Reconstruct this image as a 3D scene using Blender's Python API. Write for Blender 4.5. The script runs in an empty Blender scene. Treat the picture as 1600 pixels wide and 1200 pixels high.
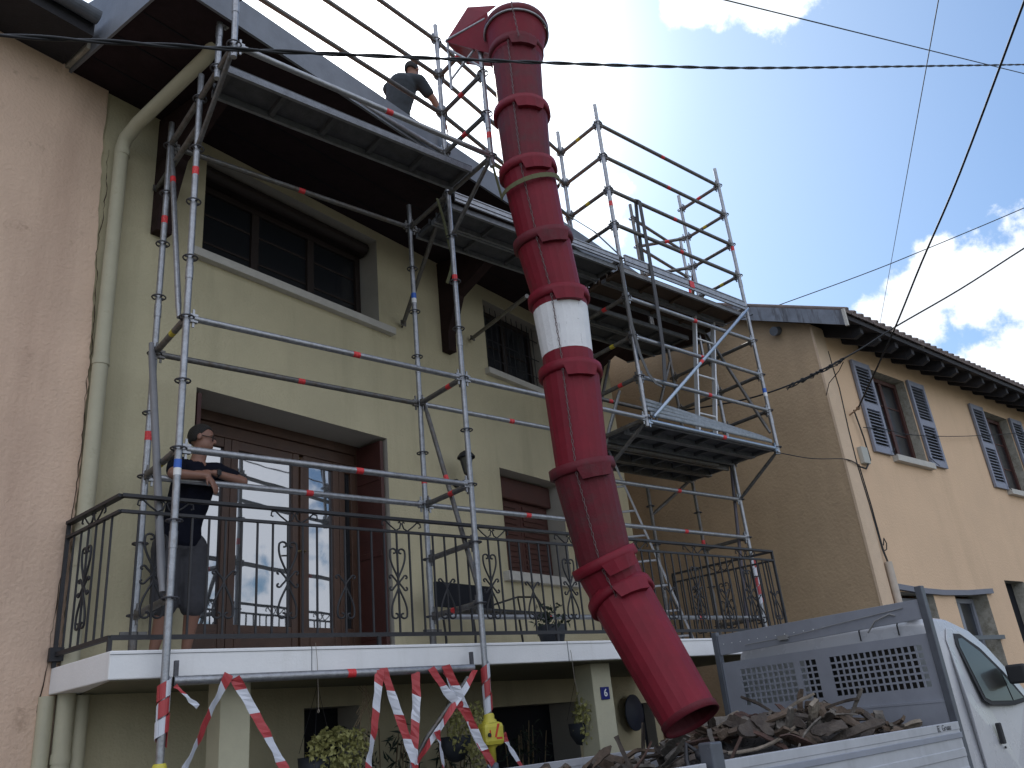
import bpy, bmesh, math, random
from mathutils import Vector, Matrix
S = bpy.context.scene
COL = S.collection
R = math.radians
random.seed(7)
V = Vector

# ------------------------------------------------------------------ camera
cam_d = bpy.data.cameras.new("camera"); cam = bpy.data.objects.new("camera", cam_d); COL.objects.link(cam)
CR = V((0.77108933, -0.62978344, -0.09377672)); CU = V((-0.17352086, -0.34955054, 0.92070893)); CF = V((0.61262694, 0.69367661, 0.37881526))
m = Matrix((CR, CU, -CF)).transposed().to_4x4(); m.translation = V((-1.80112309, -5.50959763, -2.95558215))
cam.matrix_world = m
cam_d.sensor_width = 36; cam_d.lens = 1303.0765 / 1600 * 36; cam_d.clip_end = 4000; cam_d.clip_start = .05
S.camera = cam
GZ = -4.75          # street level (z = 0 is the lower walkway of the scaffold)

# ------------------------------------------------------------------ sky + sun
SUN_EL, SUN_AZ = R(43.2), R(30.0)      # azimuth from +Y towards +X
SUN = V((math.sin(SUN_AZ) * math.cos(SUN_EL), math.cos(SUN_AZ) * math.cos(SUN_EL), math.sin(SUN_EL)))
w = bpy.data.worlds.new("World"); S.world = w; w.use_nodes = True
nt = w.node_tree; N = nt.nodes; Lk = nt.links; N.clear()
def nd(t, **k):
    n = N.new(t)
    for a, b in k.items(): setattr(n, a, b)
    return n
def mth(op, a, b=None, clamp=False):
    n = nd('ShaderNodeMath', operation=op, use_clamp=clamp)
    for i, x in enumerate((a, b)):
        if x is None: continue
        if isinstance(x, (int, float)): n.inputs[i].default_value = x
        else: Lk.new(x, n.inputs[i])
    return n.outputs[0]
sky = nd('ShaderNodeTexSky', sky_type='NISHITA', sun_disc=False, sun_elevation=SUN_EL, sun_rotation=SUN_AZ)
sky.air_density = 1.25; sky.dust_density = .8; sky.ozone_density = 2.0
tc = nd('ShaderNodeTexCoord'); DIR = tc.outputs['Generated']
noi = nd('ShaderNodeTexNoise'); noi.inputs['Scale'].default_value = 19; noi.inputs['Detail'].default_value = 9; noi.inputs['Roughness'].default_value = .62
Lk.new(DIR, noi.inputs['Vector'])
noi2 = nd('ShaderNodeTexNoise'); noi2.inputs['Scale'].default_value = 3.2; noi2.inputs['Detail'].default_value = 4; Lk.new(DIR, noi2.inputs['Vector'])
BLOBS = [(0.866,0.343,0.365,0.050),(0.871,0.312,0.380,0.055),(0.880,0.281,0.383,0.060),(0.888,0.247,0.387,0.060),(0.896,0.215,0.388,0.060),(0.892,0.274,0.359,0.050),(0.871,0.352,0.343,0.050),(0.863,0.284,0.418,0.026),(0.877,0.321,0.358,0.050),(0.902,0.231,0.364,0.050),(0.912,0.284,0.298,0.050),(0.921,0.252,0.298,0.055),(0.927,0.257,0.272,0.060),(0.550,0.428,0.717,0.038),(0.536,0.439,0.721,0.034),(0.619,0.366,0.695,0.022),(0.632,0.360,0.686,0.019),(0.645,0.340,0.685,0.025),(0.670,0.307,0.676,0.034),(0.685,0.300,0.664,0.03),(0.688,0.282,0.668,0.034),(0.657,0.316,0.684,0.034),(0.558,0.505,0.658,0.040),(0.577,0.488,0.655,0.034),(0.574,0.449,0.685,0.016),(0.577,0.513,0.636,0.045),(0.569,0.483,0.665,0.035),(0.600,0.528,0.602,0.055),(0.642,0.539,0.545,0.05),(0.38,0.62,0.69,0.10),(0.45,0.6,0.66,0.07),(0.3,0.6,0.74,0.16),
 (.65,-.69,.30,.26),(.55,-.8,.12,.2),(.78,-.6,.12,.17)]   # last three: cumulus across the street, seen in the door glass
acc = None
for x, y, z, r in BLOBS:
    r = r * 1.25 if r < .042 else r
    d = nd('ShaderNodeVectorMath', operation='DISTANCE'); Lk.new(DIR, d.inputs[0]); d.inputs[1].default_value = V((x, y, z)).normalized()
    s = mth('SUBTRACT', 1.0, mth('DIVIDE', d.outputs['Value'], r * 1.25), True)
    acc = s if acc is None else mth('MAXIMUM', acc, s)
# bright cloud bank added out of view behind the camera to light the facades
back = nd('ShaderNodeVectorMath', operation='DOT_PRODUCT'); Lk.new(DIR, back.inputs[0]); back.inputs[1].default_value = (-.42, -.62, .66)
fill_cloud = mth('MULTIPLY', mth('MULTIPLY', mth('SUBTRACT', back.outputs['Value'], .25, True), 2.2, True), mth('MULTIPLY', mth('SUBTRACT', noi2.outputs['Fac'], .36, True), 6.0, True), True)   # patchy mask of the added fill cloud
cl = mth('ADD', mth('MULTIPLY', acc, 1.5), mth('MULTIPLY', mth('SUBTRACT', noi.outputs['Fac'], .5), 2.6))
mr = nd('ShaderNodeMapRange', interpolation_type='SMOOTHSTEP'); Lk.new(cl, mr.inputs[0]); mr.inputs[1].default_value = .46; mr.inputs[2].default_value = .92
gate = nd('ShaderNodeMapRange'); Lk.new(acc, gate.inputs[0]); gate.inputs[2].default_value = .12
cmask = mth('MULTIPLY', mr.outputs[0], gate.outputs[0], True)
dsun = nd('ShaderNodeVectorMath', operation='DISTANCE'); Lk.new(DIR, dsun.inputs[0]); dsun.inputs[1].default_value = SUN
halo = mth('POWER', mth('SUBTRACT', 1.0, mth('DIVIDE', dsun.outputs['Value'], .42), True), 2.2)   # thin bright cloud round the sun
ccol = nd('ShaderNodeMix', data_type='RGBA'); Lk.new(noi2.outputs['Fac'], ccol.inputs[0])
CB = 9.5
ccol.inputs[6].default_value = (CB * 1.25, CB * 1.27, CB * 1.3, 1); ccol.inputs[7].default_value = (CB * .68, CB * .74, CB * .86, 1)
mx = nd('ShaderNodeMix', data_type='RGBA'); Lk.new(cmask, mx.inputs[0]); tint = nd('ShaderNodeMix', data_type='RGBA', blend_type='MULTIPLY'); tint.inputs[0].default_value = 1; Lk.new(sky.outputs[0], tint.inputs[6]); tint.inputs[7].default_value = (.86, 1.0, 1.16, 1); Lk.new(tint.outputs[2], mx.inputs[6]); Lk.new(ccol.outputs[2], mx.inputs[7])
hc = nd('ShaderNodeMix', data_type='RGBA'); Lk.new(halo, hc.inputs[0]); Lk.new(mx.outputs[2], hc.inputs[6]); hc.inputs[7].default_value = (40, 40.5, 42, 1)
halo2 = mth('MULTIPLY', mth('POWER', mth('SUBTRACT', 1.0, mth('DIVIDE', dsun.outputs['Value'], .85), True), 1.4), .52)
h2 = nd('ShaderNodeMix', data_type='RGBA'); Lk.new(halo2, h2.inputs[0]); Lk.new(mx.outputs[2], h2.inputs[6]); h2.inputs[7].default_value = (11.5, 14.2, 15.8, 1); Lk.new(h2.outputs[2], hc.inputs[6])
bc = nd('ShaderNodeMix', data_type='RGBA'); Lk.new(fill_cloud, bc.inputs[0]); Lk.new(hc.outputs[2], bc.inputs[6]); bc.inputs[7].default_value = (10.5, 11, 12.3, 1)
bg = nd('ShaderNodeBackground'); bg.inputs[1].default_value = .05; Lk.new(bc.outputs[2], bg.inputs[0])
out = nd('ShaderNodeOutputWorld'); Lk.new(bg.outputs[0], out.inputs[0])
sd = bpy.data.lights.new("sun", 'SUN'); sd.energy = 2.6; sd.angle = R(.55); sd.color = (1, .95, .87)
sun = bpy.data.objects.new("sun", sd); COL.objects.link(sun); sun.rotation_euler = (-SUN).to_track_quat('-Z', 'Y').to_euler(); sun.location = (0, 0, 30)
S.view_settings.view_transform = 'Standard'; S.view_settings.look = 'None'; S.view_settings.gamma = 1; S.view_settings.use_curve_mapping = False
S.view_settings.exposure = 1.33

# ------------------------------------------------------------------ materials
MATS = {}
def mat(name, col, rough=.6, metal=0., noise=0., nscale=8., bump=0., bscale=60., spec=.5, spots=None, streak=None, col2=None, coords='Object', trans=0):
    if name in MATS: return MATS[name]
    m = bpy.data.materials.new(name); m.use_nodes = True; t = m.node_tree; n = t.nodes; l = t.links
    b = n['Principled BSDF']; b.inputs['Base Color'].default_value = (*col, 1); b.inputs['Roughness'].default_value = rough
    b.inputs['Metallic'].default_value = metal; b.inputs['Specular IOR Level'].default_value = spec
    if trans: b.inputs['Transmission Weight'].default_value = trans
    tc = n.new('ShaderNodeTexCoord'); src = tc.outputs[coords]
    cur = None
    if noise or col2:
        a = n.new('ShaderNodeTexNoise'); a.inputs['Scale'].default_value = nscale; a.inputs['Detail'].default_value = 6; a.inputs['Roughness'].default_value = .65
        l.new(src, a.inputs['Vector'])
        mx = n.new('ShaderNodeMix'); mx.data_type = 'RGBA'
        rmp = n.new('ShaderNodeMapRange'); rmp.inputs[1].default_value = .3; rmp.inputs[2].default_value = .7; l.new(a.outputs['Fac'], rmp.inputs[0]); l.new(rmp.outputs[0], mx.inputs[0])
        c2 = col2 or tuple(c * (1 + noise) for c in col); c1 = col if col2 else tuple(c * (1 - noise) for c in col)
        mx.inputs[6].default_value = (*c1, 1); mx.inputs[7].default_value = (*c2, 1)
        cur = mx.outputs[2]
        rr = n.new('ShaderNodeMapRange'); rr.inputs[3].default_value = max(.02, rough - .12); rr.inputs[4].default_value = min(1, rough + .12); l.new(a.outputs['Fac'], rr.inputs[0]); l.new(rr.outputs[0], b.inputs['Roughness'])
    if streak or spots:
        for kind, prm in (('streak', streak), ('spots', spots)):
            if not prm: continue
            c, sc, lo, hi, amt = prm
            mp = n.new('ShaderNodeMapping'); l.new(src, mp.inputs['Vector'])
            mp.inputs['Scale'].default_value = (sc, sc, sc * .12) if kind == 'streak' else (sc, sc, sc)
            a = n.new('ShaderNodeTexNoise'); a.inputs['Scale'].default_value = 1; a.inputs['Detail'].default_value = 7; a.inputs['Roughness'].default_value = .7; l.new(mp.outputs[0], a.inputs['Vector'])
            rmp = n.new('ShaderNodeMapRange'); rmp.inputs[1].default_value = lo; rmp.inputs[2].default_value = hi; rmp.inputs[4].default_value = amt; l.new(a.outputs['Fac'], rmp.inputs[0])
            mx = n.new('ShaderNodeMix'); mx.data_type = 'RGBA'; l.new(rmp.outputs[0], mx.inputs[0])
            if cur: l.new(cur, mx.inputs[6])
            else: mx.inputs[6].default_value = (*col, 1)
            mx.inputs[7].default_value = (*c, 1); cur = mx.outputs[2]
    if cur: l.new(cur, b.inputs['Base Color'])
    if bump:
        a = n.new('ShaderNodeTexNoise'); a.inputs['Scale'].default_value = bscale; a.inputs['Detail'].default_value = 5; l.new(src, a.inputs['Vector'])
        bp = n.new('ShaderNodeBump'); bp.inputs['Strength'].default_value = bump; bp.inputs['Distance'].default_value = .02; l.new(a.outputs['Fac'], bp.inputs['Height']); l.new(bp.outputs[0], b.inputs['Normal'])
    MATS[name] = m; return m
M_GREEN = mat('green_render', (.52, .465, .31), .9, noise=.07, nscale=1.3, bump=.35, bscale=45, streak=((.30, .27, .17), 2.2, .5, .8, .5), spots=((.33, .25, .15), 9, .66, .75, .35))
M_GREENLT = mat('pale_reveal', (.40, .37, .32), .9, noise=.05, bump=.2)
M_PINK = mat('pink_render', (.69, .50, .375), .92, noise=.08, nscale=1.1, bump=.4, bscale=38, streak=((.42, .27, .2), 1.8, .5, .8, .55), spots=((.30, .19, .13), 5, .62, .74, .5))
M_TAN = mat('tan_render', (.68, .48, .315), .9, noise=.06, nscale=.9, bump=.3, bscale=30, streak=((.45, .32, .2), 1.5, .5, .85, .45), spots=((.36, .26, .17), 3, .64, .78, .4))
M_TANSHADE = mat('tan_render_shaded', (.46, .335, .215), .92, noise=.09, nscale=1.2, bump=.5, bscale=22, streak=((.28, .2, .13), 1.6, .5, .85, .5), spots=((.2, .15, .1), 7, .6, .75, .4))  # tan render darkened, the gable side's shade is put into the colour
M_SLAB = mat('white_slab', (.78, .78, .78), .75, noise=.04, nscale=4, bump=.1, streak=((.55, .54, .5), 5, .55, .8, .4))
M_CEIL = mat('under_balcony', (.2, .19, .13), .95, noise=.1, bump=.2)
M_SOFFIT = mat('brown_soffit', (.028, .018, .021), .85, noise=.25, nscale=6, bump=.2, bscale=25, spec=.15)
M_BEAM = mat('brown_timber', (.028, .015, .014), .8, noise=.3, nscale=9, bump=.3, spec=.2)
M_ZINC = mat('zinc_flashing', (.20, .215, .245), .6, .25, noise=.15, nscale=5, bump=.1, streak=((.15, .16, .18), 5, .5, .8, .6), spec=.4)
M_ROOF = mat('clay_roof', (.25, .12, .07), .9, noise=.3, nscale=7, bump=.6, bscale=12)
M_GUTTER = mat('grey_gutter', (.13, .145, .17), .6, .2, noise=.2, bump=.1)
M_DARKWOOD = mat('dark_eave_timber', (.026, .025, .03), .8, noise=.25, nscale=10, bump=.3)
M_PIPE = mat('cream_pipe', (.46, .43, .31), .65, noise=.06, nscale=5, bump=.1, spots=((.28, .24, .16), 8, .6, .75, .5))
M_WOOD = mat('varnished_wood', (.08, .041, .026), .5, noise=.25, nscale=7, bump=.15)
M_DARKFR = mat('dark_window_wood', (.022, .013, .011), .6, noise=.2, nscale=8)
M_REDWOOD = mat('red_brown_shutter', (.065, .02, .015), .55, noise=.2, nscale=6, bump=.15)
M_DARK = mat('dark_void', (.012, .013, .018), .7, spec=.2)
M_IRON = mat('black_iron', (.03, .03, .034), .55, .3, noise=.25, nscale=30)
M_STEEL = mat('galvanised_steel', (.33, .34, .36), .42, .75, noise=.22, nscale=26, bump=.15, bscale=80, spots=((.22, .21, .2), 16, .5, .72, .7))
M_STEELD = mat('weathered_steel', (.16, .157, .155), .5, .6, noise=.3, nscale=24, bump=.2, bscale=70, spots=((.13, .10, .07), 14, .48, .7, .8))
M_STEELB = mat('bluish_steel', (.34, .40, .48), .35, .85, noise=.12, nscale=20)
M_ROSETTE = mat('rosette_steel', (.09, .09, .1), .5, .6, noise=.3, nscale=30)
M_REDTAPE = mat('red_mark', (.62, .035, .04), .5, noise=.15, nscale=60, spots=((.75, .5, .48), 60, .6, .68, .6))
M_BLUETAPE = mat('blue_mark', (.03, .12, .5), .5)
M_YELTAPE = mat('yellow_mark', (.5, .42, .04), .6)
M_WHITE = mat('white_plastic', (.75, .75, .75), .5)
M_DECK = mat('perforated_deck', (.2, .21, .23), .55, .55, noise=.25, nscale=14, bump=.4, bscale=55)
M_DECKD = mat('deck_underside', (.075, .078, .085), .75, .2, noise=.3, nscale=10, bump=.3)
M_RED = mat('red_chute_plastic', (.175, .010, .022), .55, noise=.16, nscale=5, bump=.12, bscale=18, streak=((.24, .02, .035), 6, .5, .75, .6), spots=((.09, .03, .035), 3, .6, .8, .8), spec=.25)
M_REDD = mat('dusty_hazed_red_plastic', (.125, .014, .023), .6, noise=.15, nscale=7, bump=.15, spots=((.075, .038, .04), 4, .48, .72, .85), spec=.25)  # dusty red; on the upper buckets it also paints in haze
M_CHWHITE = mat('white_paint_band', (.72, .72, .73), .6, noise=.06, nscale=9, bump=.2, streak=((.12, .12, .13), 26, .64, .7, .8), spots=((.2, .2, .21), 22, .66, .7, .8))
M_CHAIN = mat('chain_steel', (.16, .12, .12), .5, .6)
M_STRAP = mat('olive_strap', (.11, .11, .05), .8)
M_STRAPG = mat('grey_strap', (.10, .10, .10), .8)
M_TRUCKW = mat('white_truck_paint', (.50, .505, .525), .28, noise=.03, nscale=3, spec=.6, spots=((.5, .5, .5), 6, .62, .8, .4))
M_ALU = mat('dull_aluminium', (.46, .47, .50), .5, .25, noise=.08, nscale=6, streak=((.3, .3, .32), 6, .5, .8, .5))
M_GREYP = mat('grey_truck_panel', (.27, .285, .33), .5, .1, noise=.08, nscale=5, spots=((.3, .3, .31), 14, .62, .7, .5))
M_GREYD = mat('dark_grey_post', (.10, .11, .13), .45, .2, noise=.15, nscale=8, spots=((.3, .3, .32), 18, .64, .7, .5))
M_DIRTY = mat('dirty_cab_back', (.36, .38, .38), .5, noise=.1, nscale=3, spots=((.22, .23, .21), 3, .45, .7, .8))
M_RUBBER = mat('rubber', (.02, .02, .022), .7)
M_SKIN = mat('skin', (.24, .12, .082), .5, noise=.06, nscale=20)
M_HAIR = mat('dark_hair', (.012, .01, .009), .7, noise=.3, nscale=80, bump=.5, bscale=200)
M_BLACKT = mat('black_cotton', (.008, .009, .016), .95, noise=.2, nscale=12, bump=.3, bscale=18, spec=.1)
M_SHORTS = mat('grey_cotton_shorts', (.045, .045, .052), .9, noise=.12, nscale=15, bump=.3, bscale=20)
M_TEE = mat('slate_tshirt', (.028, .036, .045), .9, noise=.12, nscale=12, bump=.3, bscale=18)
M_TROUS = mat('dark_trousers', (.03, .03, .04), .9, noise=.15, bump=.2)
M_TIMB = [mat('old_timber_%s' % n, c, .85, noise=.35, nscale=9, bump=.7, bscale=26, streak=(c2, 7, .45, .7, .7)) for n, c, c2 in
          (('grey', (.17, .15, .13), (.05, .045, .04)), ('brown', (.12, .085, .06), (.04, .028, .02)), ('tan', (.25, .21, .165), (.08, .065, .05)), ('dark', (.055, .042, .034), (.12, .10, .08)), ('rust', (.085, .045, .034), (.03, .022, .018)))]
M_YEL = mat('yellow_lamp_body', (.55, .48, .06), .45, noise=.06, nscale=20)
M_LEAFY = mat('yellow_green_leaf', (.32, .31, .11), .6, noise=.35, nscale=30)
M_LEAFD = mat('dark_leaf', (.02, .035, .022), .6, noise=.4, nscale=12)
M_STRAW = mat('dry_stem', (.2, .15, .09), .8)
M_POT = mat('dark_pot', (.03, .035, .045), .6, noise=.1)
M_BLUESH = mat('blue_grey_shutter', (.24, .255, .32), .6, noise=.1, nscale=12, bump=.15)
M_SLATD = mat('shutter_gap', (.03, .035, .045), .8)
M_STONE = mat('pale_stone', (.5, .48, .44), .85, noise=.08, nscale=10, bump=.3)
M_PLASTERW = mat('worn_white_plaster', (.42, .39, .33), .9, noise=.25, nscale=9, bump=.5, spots=((.2, .18, .13), 8, .5, .65, .7))
M_WIRE = mat('black_cable', (.008, .009, .012), .6)
M_ASPH = mat('asphalt', (.055, .055, .057), .9, noise=.2, nscale=40, bump=.5, bscale=120)
M_PAVE = mat('paving', (.075, .072, .066), .9, noise=.15, nscale=12, bump=.4)
M_EARTH = mat('earth', (.07, .07, .045), .95, noise=.3, nscale=.8)
M_PLATE = mat('blue_enamel', (.012, .018, .16), .3)
M_CURT = mat('net_curtain', (.4, .4, .4), .9)
def glass(name, k, dark, rough=.02):
    m = bpy.data.materials.new(name); m.use_nodes = True; t = m.node_tree; n = t.nodes; l = t.links
    b = n['Principled BSDF']; b.inputs['Base Color'].default_value = (*dark, 1); b.inputs['Roughness'].default_value = .3
    g = n.new('ShaderNodeBsdfGlossy'); g.inputs['Roughness'].default_value = rough; g.inputs['Color'].default_value = (.92, .95, 1, 1)
    no = n.new('ShaderNodeTexNoise'); no.inputs['Scale'].default_value = 1.6; bp = n.new('ShaderNodeBump'); bp.inputs['Strength'].default_value = .03; bp.inputs['Distance'].default_value = .05
    tcn = n.new('ShaderNodeTexCoord'); l.new(tcn.outputs['Object'], no.inputs['Vector']); l.new(no.outputs['Fac'], bp.inputs['Height']); l.new(bp.outputs[0], g.inputs['Normal'])
    fr = n.new('ShaderNodeFresnel'); fr.inputs['IOR'].default_value = 1.5
    ma = n.new('ShaderNodeMath'); ma.operation = 'MULTIPLY_ADD'; ma.inputs[1].default_value = .8; ma.inputs[2].default_value = k; ma.use_clamp = True; l.new(fr.outputs[0], ma.inputs[0])
    mx = n.new('ShaderNodeMixShader'); l.new(ma.outputs[0], mx.inputs[0]); l.new(b.outputs[0], mx.inputs[1]); l.new(g.outputs[0], mx.inputs[2])
    l.new(mx.outputs[0], n['Material Output'].inputs[0]); return m
M_GLASSDOOR = glass('coated_door_glass', .34, (.03, .035, .045))
M_GLASS = glass('window_glass', .0, (.012, .014, .018))
M_CARGLASS = glass('car_glass', -.055, (.02, .02, .018))

# ------------------------------------------------------------------ mesh helper
class MB:
    def __init__(s): s.v = []; s.f = []; s.m = []; s.s = []
    def add(s, vs, fs, m=0, smooth=False):
        b = len(s.v); s.v += [V(x) for x in vs]
        for f in fs: s.f.append([b + i for i in f]); s.m.append(m); s.s.append(smooth)
        return s
    def quad(s, a, b, c, d, m=0): return s.add((a, b, c, d), ((0, 1, 2, 3),), m)
    def hexa(s, p, m=0):   # 8 points: bottom 4 ccw, top 4
        return s.add(p, ((3, 2, 1, 0), (4, 5, 6, 7), (0, 1, 5, 4), (1, 2, 6, 5), (2, 3, 7, 6), (3, 0, 4, 7)), m)
    def box(s, lo, hi, m=0, X=V((1, 0, 0)), Y=V((0, 1, 0)), Z=V((0, 0, 1)), o=V((0, 0, 0))):
        X, Y, Z, o = V(X), V(Y), V(Z), V(o); P = lambda a, b, c: o + X * a + Y * b + Z * c
        (a, b, c), (d, e, f) = lo, hi
        return s.hexa([P(a, b, c), P(d, b, c), P(d, e, c), P(a, e, c), P(a, b, f), P(d, b, f), P(d, e, f), P(a, e, f)], m)
    def tube(s, p0, p1, r, m=0, n=12, r1=None, cap=True):
        return s.path([p0, p1], r, m, n, [r, r if r1 is None else r1], cap)
    def path(s, pts, r, m=0, n=8, rs=None, cap=True, smooth=True):
        pts = [V(p) for p in pts]; k = len(pts); rs = rs or [r] * k
        t0 = (pts[1] - pts[0]).normalized(); up = V((0, 0, 1)) if abs(t0.z) < .9 else V((1, 0, 0))
        a = t0.cross(up).normalized(); vs = []
        for i, p in enumerate(pts):
            t = (pts[min(i + 1, k - 1)] - pts[max(i - 1, 0)]).normalized()
            a = (a - t * a.dot(t)); a = a.normalized() if a.length > 1e-6 else t.orthogonal().normalized(); b = t.cross(a)
            vs += [p + (a * math.cos(j * 2 * math.pi / n) + b * math.sin(j * 2 * math.pi / n)) * rs[i] for j in range(n)]
        fs = [(i * n + j, i * n + (j + 1) % n, (i + 1) * n + (j + 1) % n, (i + 1) * n + j) for i in range(k - 1) for j in range(n)]
        s.add(vs, fs, m, smooth)
        if cap: s.add(vs[:n], (tuple(range(n))[::-1],), m); s.add(vs[-n:], (tuple(range(n)),), m)
        return s
    def ring(s, c, ax, R_, r, m=0, n=18, k=6, a0=0, a1=2 * math.pi):
        ax = V(ax).normalized(); a = ax.orthogonal().normalized(); b = ax.cross(a); full = abs(a1 - a0 - 2 * math.pi) < 1e-6; vs = []
        nn = n if full else n + 1
        for i in range(nn):
            th = a0 + (a1 - a0) * i / n; d = a * math.cos(th) + b * math.sin(th)
            for j in range(k):
                ph = 2 * math.pi * j / k; vs.append(V(c) + d * (R_ + r * math.cos(ph)) + ax * r * math.sin(ph))
        fs = [(i * k + j, ((i + 1) % nn) * k + j, ((i + 1) % nn) * k + (j + 1) % k, i * k + (j + 1) % k) for i in range(n) for j in range(k)]
        return s.add(vs, fs, m, True)
    def lathe(s, c, ax, prof, m=0, n=24, smooth=True, a=None):   # prof = [(radius, height)]
        ax = V(ax).normalized(); a = V(a) if a else ax.orthogonal().normalized(); b = ax.cross(a); vs = []
        for r, h in prof: vs += [V(c) + ax * h + (a * math.cos(2 * math.pi * j / n) + b * math.sin(2 * math.pi * j / n)) * r for j in range(n)]
        fs = [(i * n + j, i * n + (j + 1) % n, (i + 1) * n + (j + 1) % n, (i + 1) * n + j) for i in range(len(prof) - 1) for j in range(n)]
        return s.add(vs, fs, m, smooth)
    def prism(s, poly, d, m=0):   # planar polygon (3d pts) extruded by vector d
        poly = [V(p) for p in poly]; d = V(d); n = len(poly)
        fs = [tuple(range(n))[::-1], tuple(range(n, 2 * n))] + [(i, (i + 1) % n, n + (i + 1) % n, n + i) for i in range(n)]
        return s.add(poly + [p + d for p in poly], fs, m)
    def ball(s, c, rx, ry=None, rz=None, m=0, n=12, k=8, X=V((1, 0, 0)), Y=V((0, 1, 0)), Z=V((0, 0, 1))):
        ry = ry or rx; rz = rz or rx; X, Y, Z, c = V(X), V(Y), V(Z), V(c); vs = []
        for i in range(k + 1):
            ph = math.pi * i / k
            for j in range(n):
                th = 2 * math.pi * j / n; vs.append(c + X * rx * math.sin(ph) * math.cos(th) + Y * ry * math.sin(ph) * math.sin(th) + Z * rz * math.cos(ph))
        return s.add(vs, [(i * n + j, (i + 1) * n + j, (i + 1) * n + (j + 1) % n, i * n + (j + 1) % n) for i in range(k) for j in range(n)], m, True)
    def build(s, name, mats, parent=None, org=None, fixn=True, bevel=0):
        if not isinstance(mats, (list, tuple)): mats = [mats]
        org = V(org) if org is not None else (V(parent['_o']) if parent is not None and '_o' in parent else V((0, 0, 0)))
        me = bpy.data.meshes.new(name); me.from_pydata([tuple(v - org) for v in s.v], [], s.f)
        for x in mats: me.materials.append(x)
        me.polygons.foreach_set('material_index', s.m); me.polygons.foreach_set('use_smooth', s.s)
        if fixn:
            bm = bmesh.new(); bm.from_mesh(me); bmesh.ops.recalc_face_normals(bm, faces=bm.faces); bm.to_mesh(me); bm.free()
        me.update(); o = bpy.data.objects.new(name, me); COL.objects.link(o)
        if parent is not None: o.parent = parent; o.location = org - V(parent['_o'])
        else: o.location = org
        o['_o'] = tuple(org)
        if bevel:
            b = o.modifiers.new('bevel', 'BEVEL'); b.width = bevel; b.segments = 2; b.limit_method = 'ANGLE'; b.angle_limit = R(40)
        return o
def tag(o, label, cat=None, group=None, kind=None):
    if label: o['label'] = label
    if cat: o['category'] = cat
    if group: o['group'] = group
    if kind: o['kind'] = kind
    return o
def thing(name, label, cat, loc, group=None):
    o = bpy.data.objects.new(name, None); COL.objects.link(o); o.location = loc; o.empty_display_size = .1; o['_o'] = tuple(loc)
    return tag(o, label, cat, group)

# ------------------------------------------------------------------ setting
tag(MB().box((-600, -600, -.4), (600, 600, 0), o=V((0, 0, GZ - .15))).build('ground', M_EARTH), 'dry earth stretching to the horizon', kind='structure')
tag(MB().box((-60, -9, -.14), (80, -.9, 0), o=V((0, 0, GZ))).build('road', M_ASPH), 'grey asphalt street in front of the houses', kind='structure')
tag(MB().box((-60, -.9, -.14), (80, 12, .12), o=V((0, 0, GZ))).build('pavement', M_PAVE), 'paved strip and yard along the houses', kind='structure')

# ------------------------------------------------------------------ green house (wall turned 12.6 degrees against the scaffold)
WA = R(12.6); T = V((math.cos(WA), math.sin(WA), 0)); NN = V((-math.sin(WA), math.cos(WA), 0)); K0 = 1.15 * math.cos(WA); ZZ = V((0, 0, 1))
def H(t, o, z): return T * t + NN * (K0 - o) + ZZ * z
gh = thing('green_house', 'pale green rendered house behind the scaffold with a deep brown eave and white balcony slab', 'house', H(4, 0, GZ))
OPEN = [(.80, 3.08, -2.3, .03, .5), (.78, 3.03, 1.38, 2.5, .32), (4.97, 6.3, 1.38, 2.42, .25), (5.01, 6.35, -1.25, .05, .35),
        (1.97, 2.6, GZ + .12, -2.64, .3), (4.45, 6.1, GZ + .12, -2.74, .4), (7.66, 8.0, GZ + .12, -2.82, .15)]
def wall_mesh(t0, t1, z0, z1, ops, P, m=0, mr=1):
    b = MB(); ts = sorted({t0, t1, *[o[0] for o in ops], *[o[1] for o in ops]}); zs = sorted({z0, z1, *[o[2] for o in ops], *[o[3] for o in ops]})
    for i in range(len(ts) - 1):
        for j in range(len(zs) - 1):
            ct, cz = (ts[i] + ts[i + 1]) / 2, (zs[j] + zs[j + 1]) / 2
            if any(o[0] < ct < o[1] and o[2] < cz < o[3] for o in ops): continue
            b.quad(P(ts[i], 0, zs[j]), P(ts[i + 1], 0, zs[j]), P(ts[i + 1], 0, zs[j + 1]), P(ts[i], 0, zs[j + 1]), m)
    for a, c, d, e, dp in ops:
        b.quad(P(a, 0, d), P(a, 0, e), P(a, -dp, e), P(a, -dp, d), mr); b.quad(P(c, 0, e), P(c, 0, d), P(c, -dp, d), P(c, -dp, e), mr)
        b.quad(P(a, 0, e), P(c, 0, e), P(c, -dp, e), P(a, -dp, e), mr); b.quad(P(a, 0, d), P(a, -dp, d), P(c, -dp, d), P(c, 0, d), mr)
    return b
b = wall_mesh(-.6, 8.17, GZ, 2.62, OPEN, H)
for q in ((8.17, 0, 8.17, -7), (8.17, -7, -.6, -7), (-.6, -7, -.6, 0)):
    b.quad(H(q[0], q[1], GZ), H(q[2], q[3], GZ), H(q[2], q[3], 3.6 if q[3] < -1 else 2.62), H(q[0], q[1], 3.6 if q[1] < -1 else 2.62))
for a, c, d, e, dp in OPEN[4:]: b.quad(H(a, -dp, d), H(c, -dp, d), H(c, -dp, e), H(a, -dp, e), 2)
b.build('wall', [M_GREEN, M_GREENLT, M_DARK], gh, fixn=False)
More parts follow.
